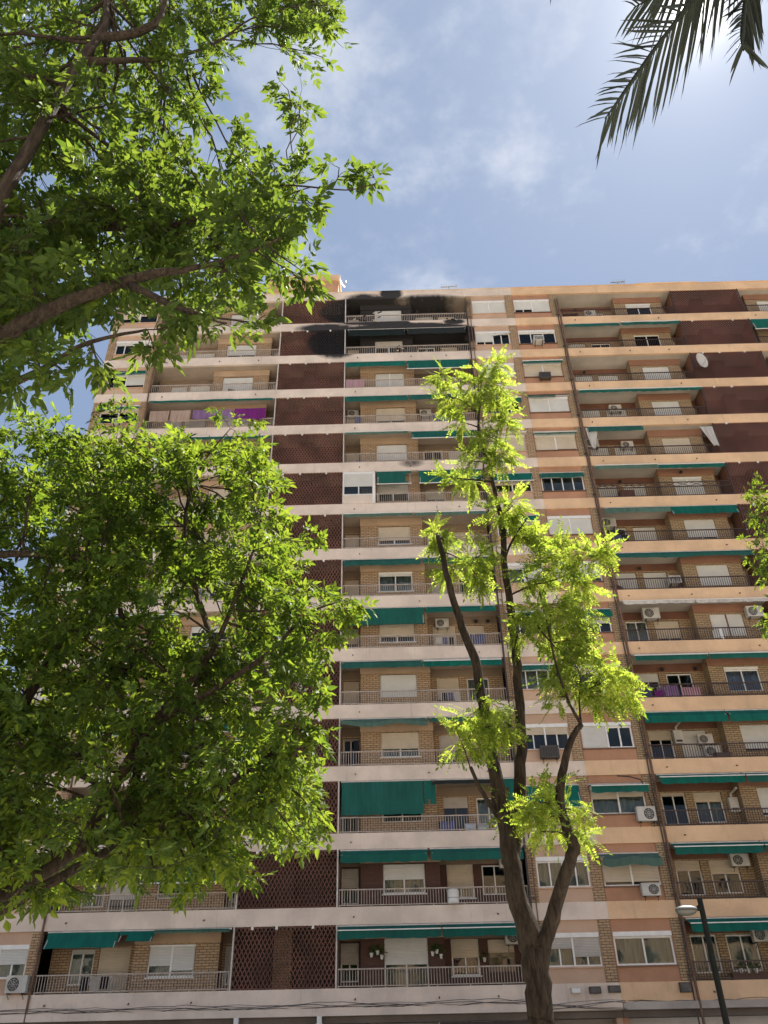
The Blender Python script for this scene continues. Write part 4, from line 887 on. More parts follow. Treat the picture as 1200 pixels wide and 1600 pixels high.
# wavy loose cable over the end downpipe and window column
e = empty('loose_cable', (10.9, D-.05, ROW[2]+.2)); tag(e, 'dark loose cable curling down beside scalloped awning window', 'cable')
b = MB(); b.tube([(-1.1,-.1,1.95),(-.6,-.25,1.86),(-.1,-.12,1.75),(.12,-.06,1.3),(.22,-.05,.6),(.3,-.05,-.2)], .03, 6); b.build('strand', M['pipe'], e)
# shop sign under the canopy (only its upper edge shows)
e = empty('shop_sign', (3.2, D+.75, 2.42)); tag(e, 'navy shop sign with white frame under the dark canopy', 'sign')
b = MB(); b.box(-1.75,1.75,-.08,0,0,.78); b.build('board', M['sign'], e)
b = MB(); b.box(-1.8,1.8,-.10,.01,.782,.84); b.box(-1.8,-1.752,-.10,.01,0,.78); b.box(1.752,1.8,-.10,.01,0,.78); b.build('frame', M['signwhite'], e)
# bracket lamp blocks under the first ledge
for x in (-6.4, -3.2):
    o = empty('bracket', (x, D-.06, ROW[0]-BAND-.50)); b = MB(); b.box(-.09,.09,-.1,.12,0,.236); b.box(-.12,.12,-.13,.15,-.05,-.002); b.build('block', M['white'], o); tag(o, 'small white bracket block below ledge, %s' % ('beside the lattice post' if x > -4 else 'under the lattice screen'), 'bracket')
# ---- street lamp
px_ = at_y(1093, 1404, 17.7); lx, lz = px_[0], px_[2]
e = empty('street_lamp', (lx, 17.7, 0)); tag(e, 'dark street lamp pole with grey oval lamp head', 'street lamp')
b = MB(); b.lathe([(.13,0),(.13,.3),(.085,.36),(.08,1.2),(.062,1.25),(.052,lz)], (0,0,0), 16); b.build('pole', M['lamp_pole'], e, smooth=False)
def ell(c, r, zlo, zhi, n=20, m=10):          # a slice of an ellipsoid
    b = MB(); rows = []
    for i in range(m+1):
        t = zlo+(zhi-zlo)*i/m; s = math.sqrt(max(0, 1-t*t)); rows.append([(c[0]+r[0]*s*math.cos(2*math.pi*j/n)**1, c[1]+r[1]*s*math.sin(2*math.pi*j/n), c[2]+r[2]*t) for j in range(n)])
    for row in rows: b.v += row
    for i in range(m):
        for j in range(n): a = i*n+j; c2 = i*n+(j+1)%n; b.f.append((a, c2, c2+n, a+n)); b.mi.append(0)
    b.f.append(tuple(range(n))[::-1]); b.mi.append(0); b.f.append(tuple(range(m*n, m*n+n))); b.mi.append(0)
    return b
h = empty('x'); bpy.data.objects.remove(h)
hd = ell((-.30,0,lz-.20), (.225,.13,.085), .0, .98).build('lamp_housing', M['lamp_head'], e, smooth=True)
ell((-.31,0,lz-.203), (.21,.12,.10), -.98, -.02).build('lamp_bowl', M['lamp_bowl'], e, smooth=True)
b = MB(); b.bar((-.08,0,lz-.17),(.0,0,lz-.17),.09); b.build('arm', M['lamp_pole'], e)
# ------------------------------------------------------------------ trees
def leaflet(L, Wd, fold=.12, droop=.10, x0=0, y0=0, ang=0.0, zb=0.0, simple_=False):
    """pointed ovate leaflet lying along +x: verts and tris"""
    if simple_: pts = [(0,0,0),(.45,.5,fold*.6),(1,0,-droop),(.45,-.5,fold*.6)]; fs = [(0,1,2),(0,2,3)]
    else:
        pts = [(0,0,0),(.5,0,-.04-droop*.25),(1,0,-droop),(.34,.5,fold-.02),(.70,.30,fold*.6-droop*.5),(.34,-.5,fold-.02),(.70,-.30,fold*.6-droop*.5)]
        fs = [(0,1,3),(1,4,3),(1,2,4),(1,0,5),(1,5,6),(1,6,2)]
    c, s = math.cos(ang), math.sin(ang); out = []
    for x, y, z in pts:
        X, Y, Z = x*L, y*Wd, z*L
        out.append((x0+X*c-Y*s, y0+X*s+Y*c, zb+Z))
    return out, fs
def compound(n_pairs, L, Wd, spread, length, simple_=False, term=True, arch=.15, seed=0):
    rr = random.Random(seed); V, Fc = [], []
    def addl(pts, fs):
        i = len(V); V.extend(pts); Fc.extend(tuple(i+k for k in f) for f in fs)
    for k in range(n_pairs):
        t = .30+.66*(k+.5)/max(1, n_pairs) if n_pairs > 2 else .45+.4*k
        for s in (-1, 1):
            sc = rr.uniform(.85, 1.1)*(1-.25*abs(t-.55))
            addl(*leaflet(L*sc, Wd*sc, rr.uniform(.05,.16), rr.uniform(.02,.22), t*length, 0, s*(spread+rr.uniform(-.15,.15)), -arch*length*t*t, simple_))
    if term: addl(*leaflet(L*1.15, Wd*1.15, rr.uniform(.05,.16), .12, length, 0, rr.uniform(-.15,.15), -arch*length, simple_))
    w = .006*length/.2
    i = len(V); V += [(0,-w*.5,0),(0,w*.5,0),(length*.5,w*.4,-arch*length*.25),(length*.5,-w*.4,-arch*length*.25),(length,0,-arch*length)]
    Fc += [(i,i+3,i+2),(i,i+2,i+1),(i+3,i+4,i+2)]
    return np.array(V), Fc
def frames(dirs, ups):
    x = dirs/np.linalg.norm(dirs, axis=1, keepdims=True)
    z = ups - x*(ups*x).sum(1, keepdims=True); z /= np.linalg.norm(z, axis=1, keepdims=True)+1e-9
    return x, np.cross(z, x), z
def scatter_mesh(name, tmpl, pos, dirs, ups, scl, mat):
    x, y, z = frames(dirs, ups); vs, fs, off = [], [], 0
    which = rng.integers(0, len(tmpl), len(pos))
    for t, (V, Fc) in enumerate(tmpl):
        k = np.where(which == t)[0]
        if not len(k): continue
        P = pos[k][:, None, :] + scl[k][:, None, None]*(V[None, :, 0:1]*x[k][:, None, :] + V[None, :, 1:2]*y[k][:, None, :] + V[None, :, 2:3]*z[k][:, None, :])
        n = len(V); fa = np.array(Fc)
        fs.append((fa[None] + (off + np.arange(len(k))*n)[:, None, None]).reshape(-1, 3)); vs.append(P.reshape(-1, 3)); off += len(k)*n
    v = np.concatenate(vs); f = np.concatenate(fs)
    me = bpy.data.meshes.new(name); me.vertices.add(len(v)); me.vertices.foreach_set('co', v.ravel().astype(np.float32))
    me.loops.add(f.size); me.loops.foreach_set('vertex_index', f.ravel().astype(np.int32))
    me.polygons.add(len(f)); me.polygons.foreach_set('loop_start', np.arange(0, f.size, 3, dtype=np.int32)); me.polygons.foreach_set('loop_total', np.full(len(f), 3, dtype=np.int32))
    me.update(); me.validate(); me.materials.append(mat); return me
def leaf_objects(parent, tmpl_me, pos, dirs, ups, scl, idx):
    x, y, z = frames(dirs, ups); base = np.array(parent.location)
    for i in idx:
        o = bpy.data.objects.new('leaf', tmpl_me[int(rng.integers(0, len(tmpl_me)))]); col.objects.link(o); o.parent = parent
        m = Matrix(((x[i][0],y[i][0],z[i][0],pos[i][0]-base[0]),(x[i][1],y[i][1],z[i][1],pos[i][1]-base[1]),(x[i][2],y[i][2],z[i][2],pos[i][2]-base[2]),(0,0,0,1)))
        o.matrix_basis = m @ Matrix.Scale(float(scl[i]), 4)
def smooth_path(pts, rad, sub=4):
    pts = [np.array(p, float) for p in pts]; P, Rr = [], []
    for i in range(len(pts)-1):
        p0, p1, p2, p3 = pts[max(i-1,0)], pts[i], pts[i+1], pts[min(i+2,len(pts)-1)]
        for k in range(sub):
            t = k/sub; P.append(.5*((2*p1)+(-p0+p2)*t+(2*p0-5*p1+4*p2-p3)*t*t+(-p0+3*p1-3*p2+p3)*t**3)); Rr.append(rad[i]*(1-t)+rad[i+1]*t)
    P.append(pts[-1]); Rr.append(rad[-1]); return P, Rr
def norm(v): return v/(np.linalg.norm(v)+1e-9)
class Tree:
    def __init__(s, name, base, label, bark, leafmat_, cat='tree', group='street trees'):
        s.e = empty(name, tuple(base)); tag(s.e, label, cat, group); s.base = np.array(base, float); s.bark = bark; s.lm = leafmat_
        s.skel = []; s.tw = MB(); s.L = []; 
    def limb(s, pts, rad, name='limb', n=10, jag=.06, sub=4):
        P, Rr = smooth_path(pts, rad, sub); 
        if jag: P = [P[0]]+[p+rng.normal(0, Rr[i+1]*.10, 3) for i, p in enumerate(P[1:-1])]+[P[-1]]
        b = MB(); b.tube([p-s.base for p in P], Rr, n, jag=jag); b.build(name, s.bark, s.e, smooth=True)
        s.skel += list(zip(P, Rr)); return P
    def twig(s, a, c, r0, r1, n=5, wob=.06, skel=False):
        a, c = np.array(a), np.array(c); L = np.linalg.norm(c-a); k = max(3, int(L/.18)); pts = []
        bow = rng.normal(0, wob*L, 3)+np.array([0,0,.05*L])
        for i in range(k+1):
            t = i/k; pts.append(a+(c-a)*t+bow*4*t*(1-t)*.6+(rng.normal(0,.012*L,3) if 0<i<k else 0))
        s.tw.tube([p-s.base for p in pts], [r0+(r1-r0)*i/k for i in range(k+1)], n, cap=False)
        if skel: s.skel += [(p, r0) for p in pts]
        return pts
    def nearest(s, p):
        S = np.array([q_[0] for q_ in s.skel]); d = np.linalg.norm(S-p, axis=1); i = int(np.argmin(d+.25*np.maximum(0, S[:,2]-p[2]))); return s.skel[i]
    def clump(s, c, rad, n_tw, per, leaf=1.0, droop=.35, r_tw=.006, con=True, upness=.15, jit=.55):
        """one leafy bough: a branch from the skeleton to the centre, twigs fanning out, leaves along the twigs"""
        c = np.array(c, float); rad = np.array(rad, float) if hasattr(rad, '__len__') else np.array([rad]*3, float)
        q0, r0 = s.nearest(c); L = np.linalg.norm(c-q0)
        hub = [c]
        if con and L > .05:
            rb = min(r0*.6, .008+.012*L); hub = s.twig(q0, c, rb, r_tw*1.3, 6, .07, skel=False); hub = hub[len(hub)//3:]
        for k in range(n_tw):
            d = norm(rng.normal(0,1,3)+np.array([0,0,upness])); e = c+d*rad*rng.random()**.38
            a = hub[int(rng.integers(0, len(hub)))]
            if np.linalg.norm(e-a) < .05: continue
            pts = s.twig(a, e, r_tw, r_tw*.35, 4, .08)
            m = per; td = norm(e-a)
            for j in range(m):
                t = .30+.70*(j+rng.random()*.8)/m; t = min(t, 1); f = t*(len(pts)-1); i = min(int(f), len(pts)-2); p = pts[i]+(pts[i+1]-pts[i])*(f-i)
                side = norm(np.cross(td, rng.normal(0,1,3)))
                dr = norm(td*rng.uniform(.1,.8)+side*rng.uniform(.4,1.1)+np.array([0,0,-droop*rng.uniform(.2,1.6)]))
                up = np.array([0,0,1.0])+rng.normal(0, jit, 3)
                s.L.append((p, dr, up, leaf*rng.uniform(.55,1.25)))
    def finish(s, tmpl, n_single=300, minpx=9, mat=None):
        if s.tw.v: stuff(s.tw.build('twigs', s.bark, s.e, smooth=True))
        pos = np.array([l[0] for l in s.L]); dirs = np.array([l[1] for l in s.L]); ups = np.array([l[2] for l in s.L]); scl = np.array([l[3] for l in s.L])
        mat = mat or s.lm; single = []
        if n_single:
            qd = pos-CAM; d = qd@CF; px = 600+F*(qd@CR)/d; py = 800-F*(qd@CU)/d
            ok = (px > 0) & (px < 1200) & (py > 0) & (py < 1600) & (d > 1)
            sc = np.where(ok, scl/np.maximum(d, .1), -1); single = np.argsort(-sc)[:n_single]; single = [i for i in single if sc[i] > 0]
            tm = []
            for V, Fc in tmpl:
                me = bpy.data.meshes.new('leaf'); me.from_pydata(V.tolist(), [], Fc); me.materials.append(mat); tm.append(me)
            leaf_objects(s.e, tm, pos, dirs, ups, scl, single)
        keep = np.ones(len(pos), bool); keep[single] = False
        me = scatter_mesh('crown', tmpl, pos[keep]-s.base, dirs[keep], ups[keep], scl[keep], mat)
        stuff(link('crown', me, s.e)); return len(pos)
def in_poly(x, y, poly):
    c = False; j = len(poly)-1
    for i in range(len(poly)):
        (xi, yi), (xj, yj) = poly[i], poly[j]
        if (yi > y) != (yj > y) and x < (xj-xi)*(y-yi)/(yj-yi)+xi: c = not c
        j = i
    return c
def fill(poly, y0, y1, n, mind, tries=6000):
    """spread bough centres through the crown's volume (its silhouette, and y0..y1 in depth)"""
    xs = [p[0] for p in poly]; ys = [p[1] for p in poly]; out = []
    for _ in range(tries):
        px, py = rng.uniform(min(xs), max(xs)), rng.uniform(min(ys), max(ys))
        if not in_poly(px, py, poly): continue
        Y = rng.uniform(y0, y1)
        if any((px-a)**2+(py-b)**2+((Y-c)*90)**2 < mind**2 for a, b, c in out): continue
        out.append((px, py, Y))
        if len(out) >= n: break
    return out
TM_A = [compound(2, .088, .040, .75, .13, seed=k, arch=.25) for k in range(4)] + [compound(1, .095, .045, .8, .10, seed=9+k, arch=.2) for k in range(2)]
TM_B = [compound(2, .080, .038, .75, .11, seed=20+k, arch=.25) for k in range(3)] + [compound(1, .088, .044, .8, .09, seed=30+k, arch=.2) for k in range(3)]
TM_C = [compound(9, .050, .023, 1.2, .27, simple_=True, seed=40+k, arch=.22+.1*k) for k in range(4)]

# ---- maple overhead: trunk just outside the view
Y1 = 4.3
t1 = Tree('maple_tree', (-4.75, 4.2, 0), 'large-leaved maple with thick overhead limbs, its trunk standing nearest the plaza edge', M['bark'], M['leafA'])
fork = np.array((-4.45, 4.2, 3.9))
t1.limb([(-4.75,4.2,-.05),(-4.72,4.22,.5),(-4.62,4.2,2.0),fork], [.30,.22,.20,.19], 'trunk', 14)
t1.limb([fork, at_y(-70,430,Y1), at_y(0,312,Y1), at_y(72,185,Y1), at_y(125,95,Y1), at_y(162,45,Y1+.1), at_y(168,-20,Y1+.2), at_y(180,-120,Y1+.4), at_y(230,-240,Y1+.5)], [.13,.085,.070,.058,.050,.042,.028,.02,.01])
t1.limb([fork, at_y(-60,550,4.1), at_y(0,527,4.1), at_y(70,488,4.1), at_y(150,456,4.1), at_y(230,430,4.1), at_y(300,420,4.15), at_y(380,398,4.2), at_y(440,372,4.2)], [.12,.072,.062,.055,.047,.038,.024,.014,.006])
t1.limb([at_y(205,446,4.1), at_y(262,474,4.0), at_y(306,491,3.95)], [.030,.024,.020], sub=3)
t1.limb([fork, at_y(-50,380,4.9), at_y(0,366,4.9), at_y(130,356,4.9), at_y(270,352,4.8), at_y(335,322,4.7), at_y(430,290,4.6), at_y(540,297,4.5), at_y(590,285,4.5)], [.12,.05,.042,.038,.030,.018,.010,.006,.003])
t1.limb([at_y(-30,620,4.0), at_y(60,580,3.95), at_y(140,535,3.9), at_y(230,515,3.9)], [.032,.022,.015,.008])
t1.limb([fork, at_y(-60,640,4.05), at_y(-30,620,4.0)], [.08,.04,.032])
t1.limb([at_y(125,95,Y1), at_y(205,95,4.5), at_y(290,85,4.6), at_y(345,62,4.6), at_y(392,30,4.6), at_y(450,12,4.6), at_y(520,8,4.6)], [.045,.032,.020,.014,.010,.007,.004])
t1.limb([at_y(160,60,Y1), at_y(230,45,4.2), at_y(255,15,4.2), at_y(262,-60,4.2)], [.05,.045,.030,.018])
t1.limb([fork, at_y(-220,330,4.2), at_y(-300,120,4.0), at_y(-330,-80,3.9)], [.13,.10,.07,.02])
t1.limb([fork, (-5.6,3.6,6.0), (-6.4,3.0,7.2)], [.12,.08,.02]); t1.limb([fork, (-5.0,5.4,6.2), (-5.2,6.2,8.0)], [.12,.08,.02])
polyA = [(-120,-150),(300,-160),(500,-130),(515,10),(490,70),(440,105),(395,70),(345,110),(330,190),(300,250),(330,285),(440,300),(455,400),(415,452),(330,470),(250,470),(180,500),(90,520),(0,560),(-120,560)]
for (px, py, Y) in fill(polyA, 4.1, 6.4, 205, 35):
    big = px < 260
    t1.clump(at_y(px, py, Y), (.42,.42,.32), 7, 8, 1.12, .5)
for px, py, Y, r, k in ((430,262,4.5,.30,5),(480,255,4.5,.26,4),(530,262,4.5,.22,4),(572,268,4.5,.16,3),(385,235,4.5,.26,4),(360,200,4.6,.22,4),(420,30,4.6,.28,5),(480,50,4.6,.25,5),(505,90,4.6,.20,4),(450,140,4.55,.22,4),(470,165,4.55,.14,3),(520,25,4.6,.22,4),
                        (300,485,3.95,.22,4),(265,510,3.95,.20,3),(240,545,3.9,.16,3),(355,505,4.0,.18,3),(400,505,4.05,.16,3),(60,560,3.95,.30,5),(150,560,3.9,.22,4),(110,590,3.9,.18,3),(20,590,3.9,.25,4),(475,440,4.2,.14,3),(460,415,4.2,.2,4),(450,345,4.3,.24,4)):
    t1.clump(at_y(px, py, Y), (r,r,r*.8), k, 6, 1.0, .6, r_tw=.004)
for c in ((-5.2,4.0,8.2),(-6.2,3.2,7.3),(-5.4,5.8,8.0),(-4.2,3.4,8.6),(-5.8,4.6,6.5),(-6.6,3.8,6.2),(-4.8,6.2,7.0)): t1.clump(c, .8, 12, 8, 1.1, .45)
nA = t1.finish(TM_A)

# ---- second maple beyond it
t2 = Tree('maple_tree', (-5.6, 9.2, 0), 'rounded maple with fanning low branches in front of pale block balconies', M['bark'], M['leafB'])
f2 = np.array((-5.35, 9.15, 2.5))
t2.limb([(-5.6,9.2,-.05),(-5.58,9.2,.5),(-5.5,9.2,1.5),f2], [.32,.24,.21,.20], 'trunk', 14)
def P2(*a): return [at_y(x, y, Y) for x, y, Y in a]
t2.limb([f2]+P2((-40,1425,9),(0,1402,9),(110,1335,8.9),(175,1235,8.9),(240,1130,8.9),(300,1060,8.9),(335,1010,8.9),(370,930,8.9),(400,850,8.9)), [.13,.085,.076,.07,.064,.052,.042,.034,.024,.01])
t2.limb([f2]+P2((-30,1440,8.7),(40,1400,8.6),(150,1340,8.5),(250,1290,8.5),(330,1245,8.5),(420,1180,8.5),(490,1110,8.5)), [.11,.062,.052,.045,.038,.03,.018,.007])
t2.limb(P2((110,1335,8.9),(180,1290,9.1),(215,1200,9.2),(215,1080,9.3),(190,960,9.4),(170,850,9.4),(180,740,9.4)), [.07,.058,.05,.042,.034,.02,.01])
t2.limb([f2]+P2((-50,1330,9.6),(0,1180,9.6),(60,1060,9.6),(120,960,9.6),(140,870,9.6),(120,760,9.6)), [.15,.10,.085,.065,.045,.028,.01])
t2.limb(P2((240,1130,8.9),(330,1080,8.6),(420,1020,8.5),(480,960,8.4),(530,940,8.4)), [.05,.036,.026,.016,.006])
t2.limb(P2((335,1010,8.9),(300,900,9.2),(290,800,9.3),(320,720,9.3),(360,670,9.3)), [.04,.032,.024,.014,.006])
t2.limb(P2((-20,868,8.4),(40,865,8.4),(130,872,8.4),(230,880,8.5)), [.05,.045,.035,.012])
t2.limb([f2,(-6.2,9.4,4.5),(-6.8,9.6,6.6),(-7.0,9.4,8.2)], [.15,.11,.07,.02]); t2.limb([f2,(-5.5,10.3,4.6),(-5.2,11.2,6.5)], [.13,.09,.02])
t2.limb([(-6.2,9.4,4.5)]+P2((-80,870,8.4),(-20,868,8.4)), [.07,.055,.05])
polyB = [(-160,680),(30,670),(150,655),(195,640),(235,690),(300,700),(345,672),(395,670),(410,740),(440,800),(470,850),(475,900),(540,945),(535,975),(495,1010),(480,1070),(460,1150),(455,1200),(485,1280),(440,1310),(350,1345),(250,1365),(140,1372),(0,1385),(-160,1390)]
gaps = [(300,975,110,34),(170,1230,50,26),(330,1225,40,20),(120,1330,50,18),(160,960,60,25)]
for (px, py, Y) in fill(polyB, 8.0, 11.2, 375, 33):
    if any(((px-gx)/rx)**2+((py-gy)/ry)**2 < 1 for gx, gy, rx, ry in gaps) and rng.random() < .8: continue
    t2.clump(at_y(px, py, Y), (.50,.50,.36), 8, 9, 1.12, .5, r_tw=.005)
for px, py, Y, r, k in ((190,632,9.2,.25,4),(150,660,9.2,.3,4),(350,655,9.2,.25,4),(405,655,9.2,.2,4),(430,735,9.0,.25,4),(490,840,8.8,.2,4),(560,938,8.4,.22,4),(545,965,8.4,.25,5),(515,1005,8.5,.25,5),(505,1070,8.5,.25,5),(490,1140,8.5,.25,5),(510,1285,8.5,.22,5),(470,1320,8.5,.2,4),(370,1375,8.5,.25,5),(300,1390,8.5,.2,4),(130,1395,8.6,.25,5),(60,1400,8.6,.22,4),(20,640,9,.3,5)):
    t2.clump(at_y(px, py, Y), (r,r,r*.8), k, 7, 1.0, .6, r_tw=.004)
for c in ((-7.0,9.4,8.4),(-6.6,10.6,7.4),(-7.6,9.0,6.6),(-6.0,10.9,6.4),(-5.2,11.2,6.8),(-7.4,9.8,5.2)): t2.clump(c, 1.0, 18, 9, 1.0, .45)
nB = t2.finish(TM_B)

# ---- pollarded locust in the middle
t3 = Tree('locust_tree', (1.46, 8.5, 0), 'pollarded locust tree with forked bare trunk and yellow-green feathery tufts', M['bark2'], M['leafC'])
Y3 = 8.5
def P3(*a): return [at_y(x, y, Y) for x, y, Y in a]
SC = .58*7.2/F/2                                  # photo pixels of width -> radius in metres at the trunk
t3.limb([(1.50,8.5,-.05),(1.48,8.5,.25)]+P3((852,1640,Y3),(845,1590,Y3),(838,1520,Y3),(826,1462,Y3),(806,1395,Y3),(791,1300,Y3),(772,1200,Y3),(755,1100,Y3),(742,1030,Y3),(722,980,Y3-.05),(705,925,Y3-.1),(692,870,Y3-.1),(684,838,Y3-.1)), [.22,.155]+[w*SC for w in (72,70,74,66,56,50,42,34,31,27,23,20,17)], 'trunk', 16, .08)
t3.limb(P3((806,1400,Y3+.05),(803,1330,Y3+.1),(810,1260,Y3+.15),(815,1170,Y3+.2),(811,1080,Y3+.2),(806,1010,Y3+.2),(798,950,Y3+.2),(789,890,Y3+.2),(786,830,Y3+.2),(776,780,Y3+.2),(763,725,Y3+.2),(748,680,Y3+.2),(750,630,Y3+.2),(752,585,Y3+.2)), [w*SC*1.05 for w in (40,44,40,34,31,30,27,24,21,17,14,11,8,5)], 'stem', 12, .08)
t3.limb(P3((838,1530,Y3),(852,1470,Y3-.05),(866,1420,Y3-.1),(890,1345,Y3-.2),(898,1325,Y3-.2),(886,1295,Y3-.2),(875,1250,Y3-.2),(880,1200,Y3-.2),(895,1152,Y3-.2),(908,1132,Y3-.2)), [w*SC for w in (54,46,40,36,35,31,28,25,20,17)], 'stem', 12, .08)
t3.limb(P3((908,1132,Y3-.2),(890,1100,Y3-.2),(872,1050,Y3-.25),(860,1000,Y3-.3),(852,960,Y3-.3),(843,925,Y3-.3)), [w*SC for w in (11,9,8,7,6,4)], 'branch', 8)
t3.limb(P3((908,1132,Y3-.2),(905,1095,Y3-.15),(907,1060,Y3-.1)), [w*SC for w in (8,6,4)], 'branch', 8); t3.limb(P3((866,1010,Y3-.28),(845,985,Y3-.2),(835,970,Y3-.2)), [w*SC for w in (6,5,3)], 'branch', 6)
t3.limb(P3((782,1282,Y3),(764,1255,Y3-.1),(748,1228,Y3-.15),(735,1198,Y3-.2)), [w*SC for w in (18,15,13,11)], 'branch', 8)
t3.limb(P3((735,1200,Y3-.2),(727,1175,Y3-.25),(715,1145,Y3-.3)), [w*SC for w in (4,3,2)], 'branch', 6)
t3.limb(P3((790,870,Y3+.2),(800,845,Y3+.15),(822,812,Y3+.1)), [w*SC for w in (9,8,6)], 'branch', 7); t3.limb(P3((797,930,Y3+.2),(830,915,Y3+.1),(870,905,Y3),(920,880,Y3-.1)), [w*SC for w in (8,7,6,3)], 'branch', 7)
t3.limb(P3((763,720,Y3+.2),(772,745,Y3+.2),(775,690,Y3+.1),(785,640,Y3)), [w*SC for w in (5,5,4,2)], 'branch', 6); t3.limb(P3((750,650,Y3+.2),(720,625,Y3+.1),(690,618,Y3)), [w*SC for w in (5,4,2)], 'branch', 6)
t3.limb(P3((690,862,Y3-.1),(708,868,Y3-.1),(735,882,Y3-.1)), [w*SC for w in (5,4,2)], 'branch', 6)
tufts = [(740,600,62,48,12),(705,625,40,32,7),(775,620,34,42,8),(690,590,22,18,4),(770,575,30,20,5),(790,655,30,40,7),(765,690,42,36,8),(720,660,20,20,3),(785,715,34,32,7),(735,720,34,30,6),(700,745,14,22,3),(735,755,22,22,4),
         (800,790,38,34,8),(815,825,36,30,7),(780,800,18,26,3),(840,850,36,26,7),(695,850,34,24,6),(710,890,30,26,6),(680,830,20,16,4),(745,870,38,22,7),(765,855,26,16,4),(750,905,22,20,4),
         (870,860,32,26,6),(905,870,36,28,8),(935,862,32,26,7),(850,895,44,32,8),(900,915,42,34,8),(820,900,26,22,4),(860,945,54,36,10),(905,965,36,30,7),(830,960,30,30,6),(860,990,44,32,8),(815,985,18,20,3),(900,1000,36,26,6),
         (885,1030,40,28,8),(930,1050,46,32,10),(965,1060,36,26,8),(905,1075,36,24,7),(950,1090,38,22,7),(980,1085,24,20,4),(865,1060,24,22,4),(870,1090,14,20,2),
         (740,1115,40,20,7),(770,1100,28,20,5),(715,1145,30,20,5),(750,1145,32,22,5),(725,1170,22,14,3),(795,1130,14,18,2),
         (835,1255,34,24,6),(870,1230,26,20,4),(850,1285,30,20,4),(800,1270,22,18,3),(895,1265,18,18,3),(895,1305,18,14,2),(840,1300,16,14,2)]
for px, py, rx, ry, k in tufts:
    Y = Y3+rng.uniform(-.35,.35)+(.15 if py < 900 and px < 830 else -.15); m = 7.0/F*1.0
    t3.clump(at_y(px, py, Y), (rx*m*1.0, rx*m*.95, ry*m*1.05), max(3,int(k*1.05)), 8, .95, .42, r_tw=.0035, jit=.6)
nC = t3.finish(TM_C)

# ---- tree whose crown edge shows at the far side
t4 = Tree('ash_tree', (8.9, 13.2, 0), 'dark green tree whose crown edge overlaps the peach balconies', M['bark'], M['leafB'])
t4.limb([(8.9,13.2,-.05),(8.88,13.2,.5),(8.8,13.1,2.2),(8.7,13.1,4.2),(8.6,13.0,6.2),(8.4,13,7.8)], [.26,.2,.17,.14,.10,.03], 'trunk', 12)
t4.limb([(8.75,13.1,3.2),(8.1,12.9,5.2),(7.75,12.9,6.8)], [.09,.06,.015]); t4.limb([(8.75,13.1,3.6),(9.6,13.6,5.6),(10.1,13.8,7.2)], [.09,.06,.015]); t4.limb([(8.7,13.1,4.2),(9.2,12.4,6.4),(9.2,12.2,7.6)], [.08,.05,.012])
for px, py, Y, r, k in ((1205,790,13,.55,10),(1172,770,13,.24,5),(1165,845,13,.22,5),(1172,880,12.9,.2,4),(1180,745,13,.25,5),(1185,775,13,.34,6),(1185,820,13,.40,8),(1195,860,13,.42,8),(1210,900,13,.5,8),(1190,885,12.8,.25,4),(1205,950,13,.34,5),(1195,975,12.8,.24,4),(1215,1000,13,.35,5),(1172,805,13,.2,4),(1250,800,13.3,.8,14),(1260,900,13.3,.8,14),(1330,850,13.3,.9,14),(1340,960,13.3,.8,12),(1280,740,13.3,.7,10)):
    t4.clump(at_y(px, py, Y), (r,r,r*.85), k, 8, .95, .5, r_tw=.004)
nD = t4.finish(TM_B, n_single=0)

# ---- date palm: only frond ends reach into view
pc = at_d(1215, -290, 6.2)
palm = empty('palm_tree', (pc[0], pc[1], 0)); tag(palm, 'tall date palm with drooping feather fronds in front of the sun', 'palm', 'street trees')
b = MB(); nseg = 40; prof = []
for k in range(nseg+1): prof.append((.20+.05*math.exp(-k*.4)+.022*(k % 2), (pc[2]-.15)*k/nseg))
b.lathe(prof, (0,0,0), 14); b.build('trunk', M['bark'], palm)
pbase = np.array(palm.location)
def leaflet_blade(L, w):
    pts = [(0,-w*.3,0),(0,w*.3,0),(.35*L,w*.5,.01),(.35*L,-w*.5,.01),(.75*L,w*.34,-.03*L),(.75*L,-w*.34,-.03*L),(L,0,-.09*L),(0,0,-.008),(.35*L,0,-.014),(.75*L,0,-.03*L-.012)]
    fs = [(7,8,2),(7,2,1),(0,3,8),(0,8,7),(8,9,4),(8,4,2),(3,5,9),(3,9,8),(9,6,4),(5,6,9)]
    return np.array(pts), fs
blade_me = []
for k in range(3):
    V, Fc = leaflet_blade(1.0, .062+.01*k); me = bpy.data.meshes.new('leaflet'); me.from_pydata(V.tolist(), [], Fc); me.materials.append(M['leafP']); blade_me.append(me)
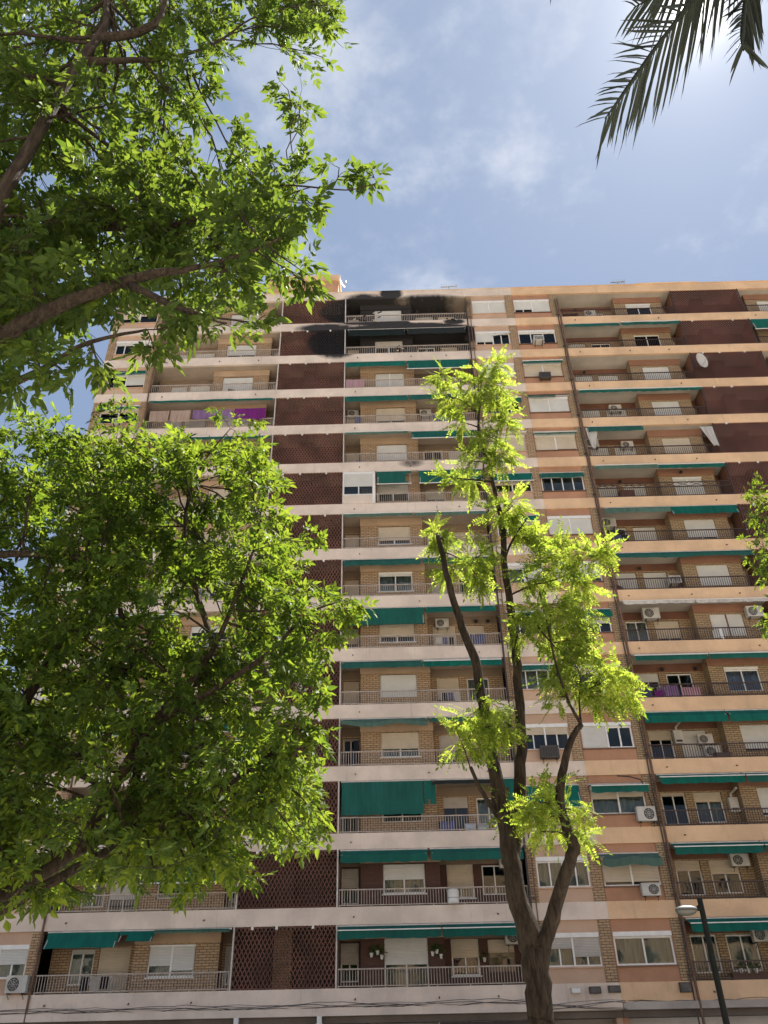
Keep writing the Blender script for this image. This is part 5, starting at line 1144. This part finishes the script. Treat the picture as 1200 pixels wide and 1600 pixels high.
def frond(pts, Lmax, n, separate, seed, tip0=.12):
    rr = np.random.default_rng(seed); P, Rr = smooth_path(pts, [.028]+[.016]*(len(pts)-2)+[.003], 6)
    fr = MB(); fr.tube([p-pbase for p in P], Rr, 6); fo = fr.build('frond', M['leafP'], palm, smooth=True)
    P = np.array(P); seg = np.linalg.norm(np.diff(P, axis=0), axis=1); cum = np.concatenate([[0], np.cumsum(seg)]); Lt = cum[-1]; allv = MB()
    for k in range(n):
        t = tip0+(1-tip0)*(k+rr.random()*.5)/n; sft = t*Lt; i = min(np.searchsorted(cum, sft)-1, len(P)-2); i = max(i, 0); p = P[i]+(P[i+1]-P[i])*((sft-cum[i])/max(seg[i],1e-6)); tg = norm(P[i+1]-P[i])
        sd = norm(np.cross(tg, np.array([0,0,1.0])))
        for s in (-1, 1):
            L = Lmax*(.55+.45*math.sin(math.pi*min(1, t*.9+.12)))*rr.uniform(.85,1.1)
            if t > .9: L *= .8
            d = norm(tg*(.72+.5*t)+s*sd*rr.uniform(.65,1.05)+np.array([0,0,rr.uniform(-.35,.12)]))
            up = norm(np.cross(d, tg)*s*-.6+np.array([0,0,.8])+rr.normal(0,.25,3))
            x, y, z = frames(d[None], up[None]); x, y, z = x[0], y[0], z[0]
            if separate:
                o = bpy.data.objects.new('leaflet', blade_me[int(rr.integers(0,3))]); col.objects.link(o); o.parent = fo; w = p-pbase
                o.matrix_basis = Matrix(((x[0],y[0],z[0],w[0]),(x[1],y[1],z[1],w[1]),(x[2],y[2],z[2],w[2]),(0,0,0,1))) @ Matrix.Diagonal((L, .30, .30, 1))
            else:
                V, Fc = leaflet_blade(1.0, .068); i0 = len(allv.v)
                for v in V: allv.v.append(tuple(p-pbase+x*v[0]*L+y*v[1]*.36+z*v[2]*L*.6))
                for f_ in Fc: allv.f.append(tuple(i0+q_ for q_ in f_)); allv.mi.append(0)
    if not separate: stuff(allv.build('leaflets', M['leafP'], fo))
ct = pc+np.array([0,0,.05])
frond([ct, at_d(1170,-170,6.0), at_d(1120,-75,5.8), at_d(1074,8,5.6), at_d(1022,78,5.5), at_d(980,138,5.4), at_d(945,186,5.35)], .74, 64, True, 1, .2)
frond([ct, at_d(1205,-150,5.9), at_d(1180,-70,5.7), at_d(1165,0,5.6), at_d(1160,55,5.5), at_d(1162,80,5.5)], .55, 70, False, 2, .25)
frond([ct, at_d(1160,-200,6.2), at_d(1110,-95,6.1), at_d(1050,-25,6.0), at_d(990,12,5.9)], .62, 46, True, 3, .25)
frond([ct, at_d(1090,-330,6.6), at_d(980,-230,6.6), at_d(895,-100,6.5), at_d(858,-30,6.4)], .42, 44, False, 4, .25)
for k in range(14):
    a = R(-175+k*19.5); dv = np.array([math.sin(a+.9), math.cos(a+.9)*-1, 0]); dv = np.array([math.cos(a*.62-.9), math.sin(a*.62-.9), 0]); el = .55 if k % 2 else .1; Lf = 2.3
    pts = [ct, ct+dv*.5*Lf*.7+np.array([0,0,el*.9]), ct+dv*Lf*.75+np.array([0,0,el*.9]), ct+dv*Lf+np.array([0,0,el*.3-.3])]
    frond(pts, .42, 36, False, 50+k, .2)
print('LEAVES', nA, nB, nC, nD)
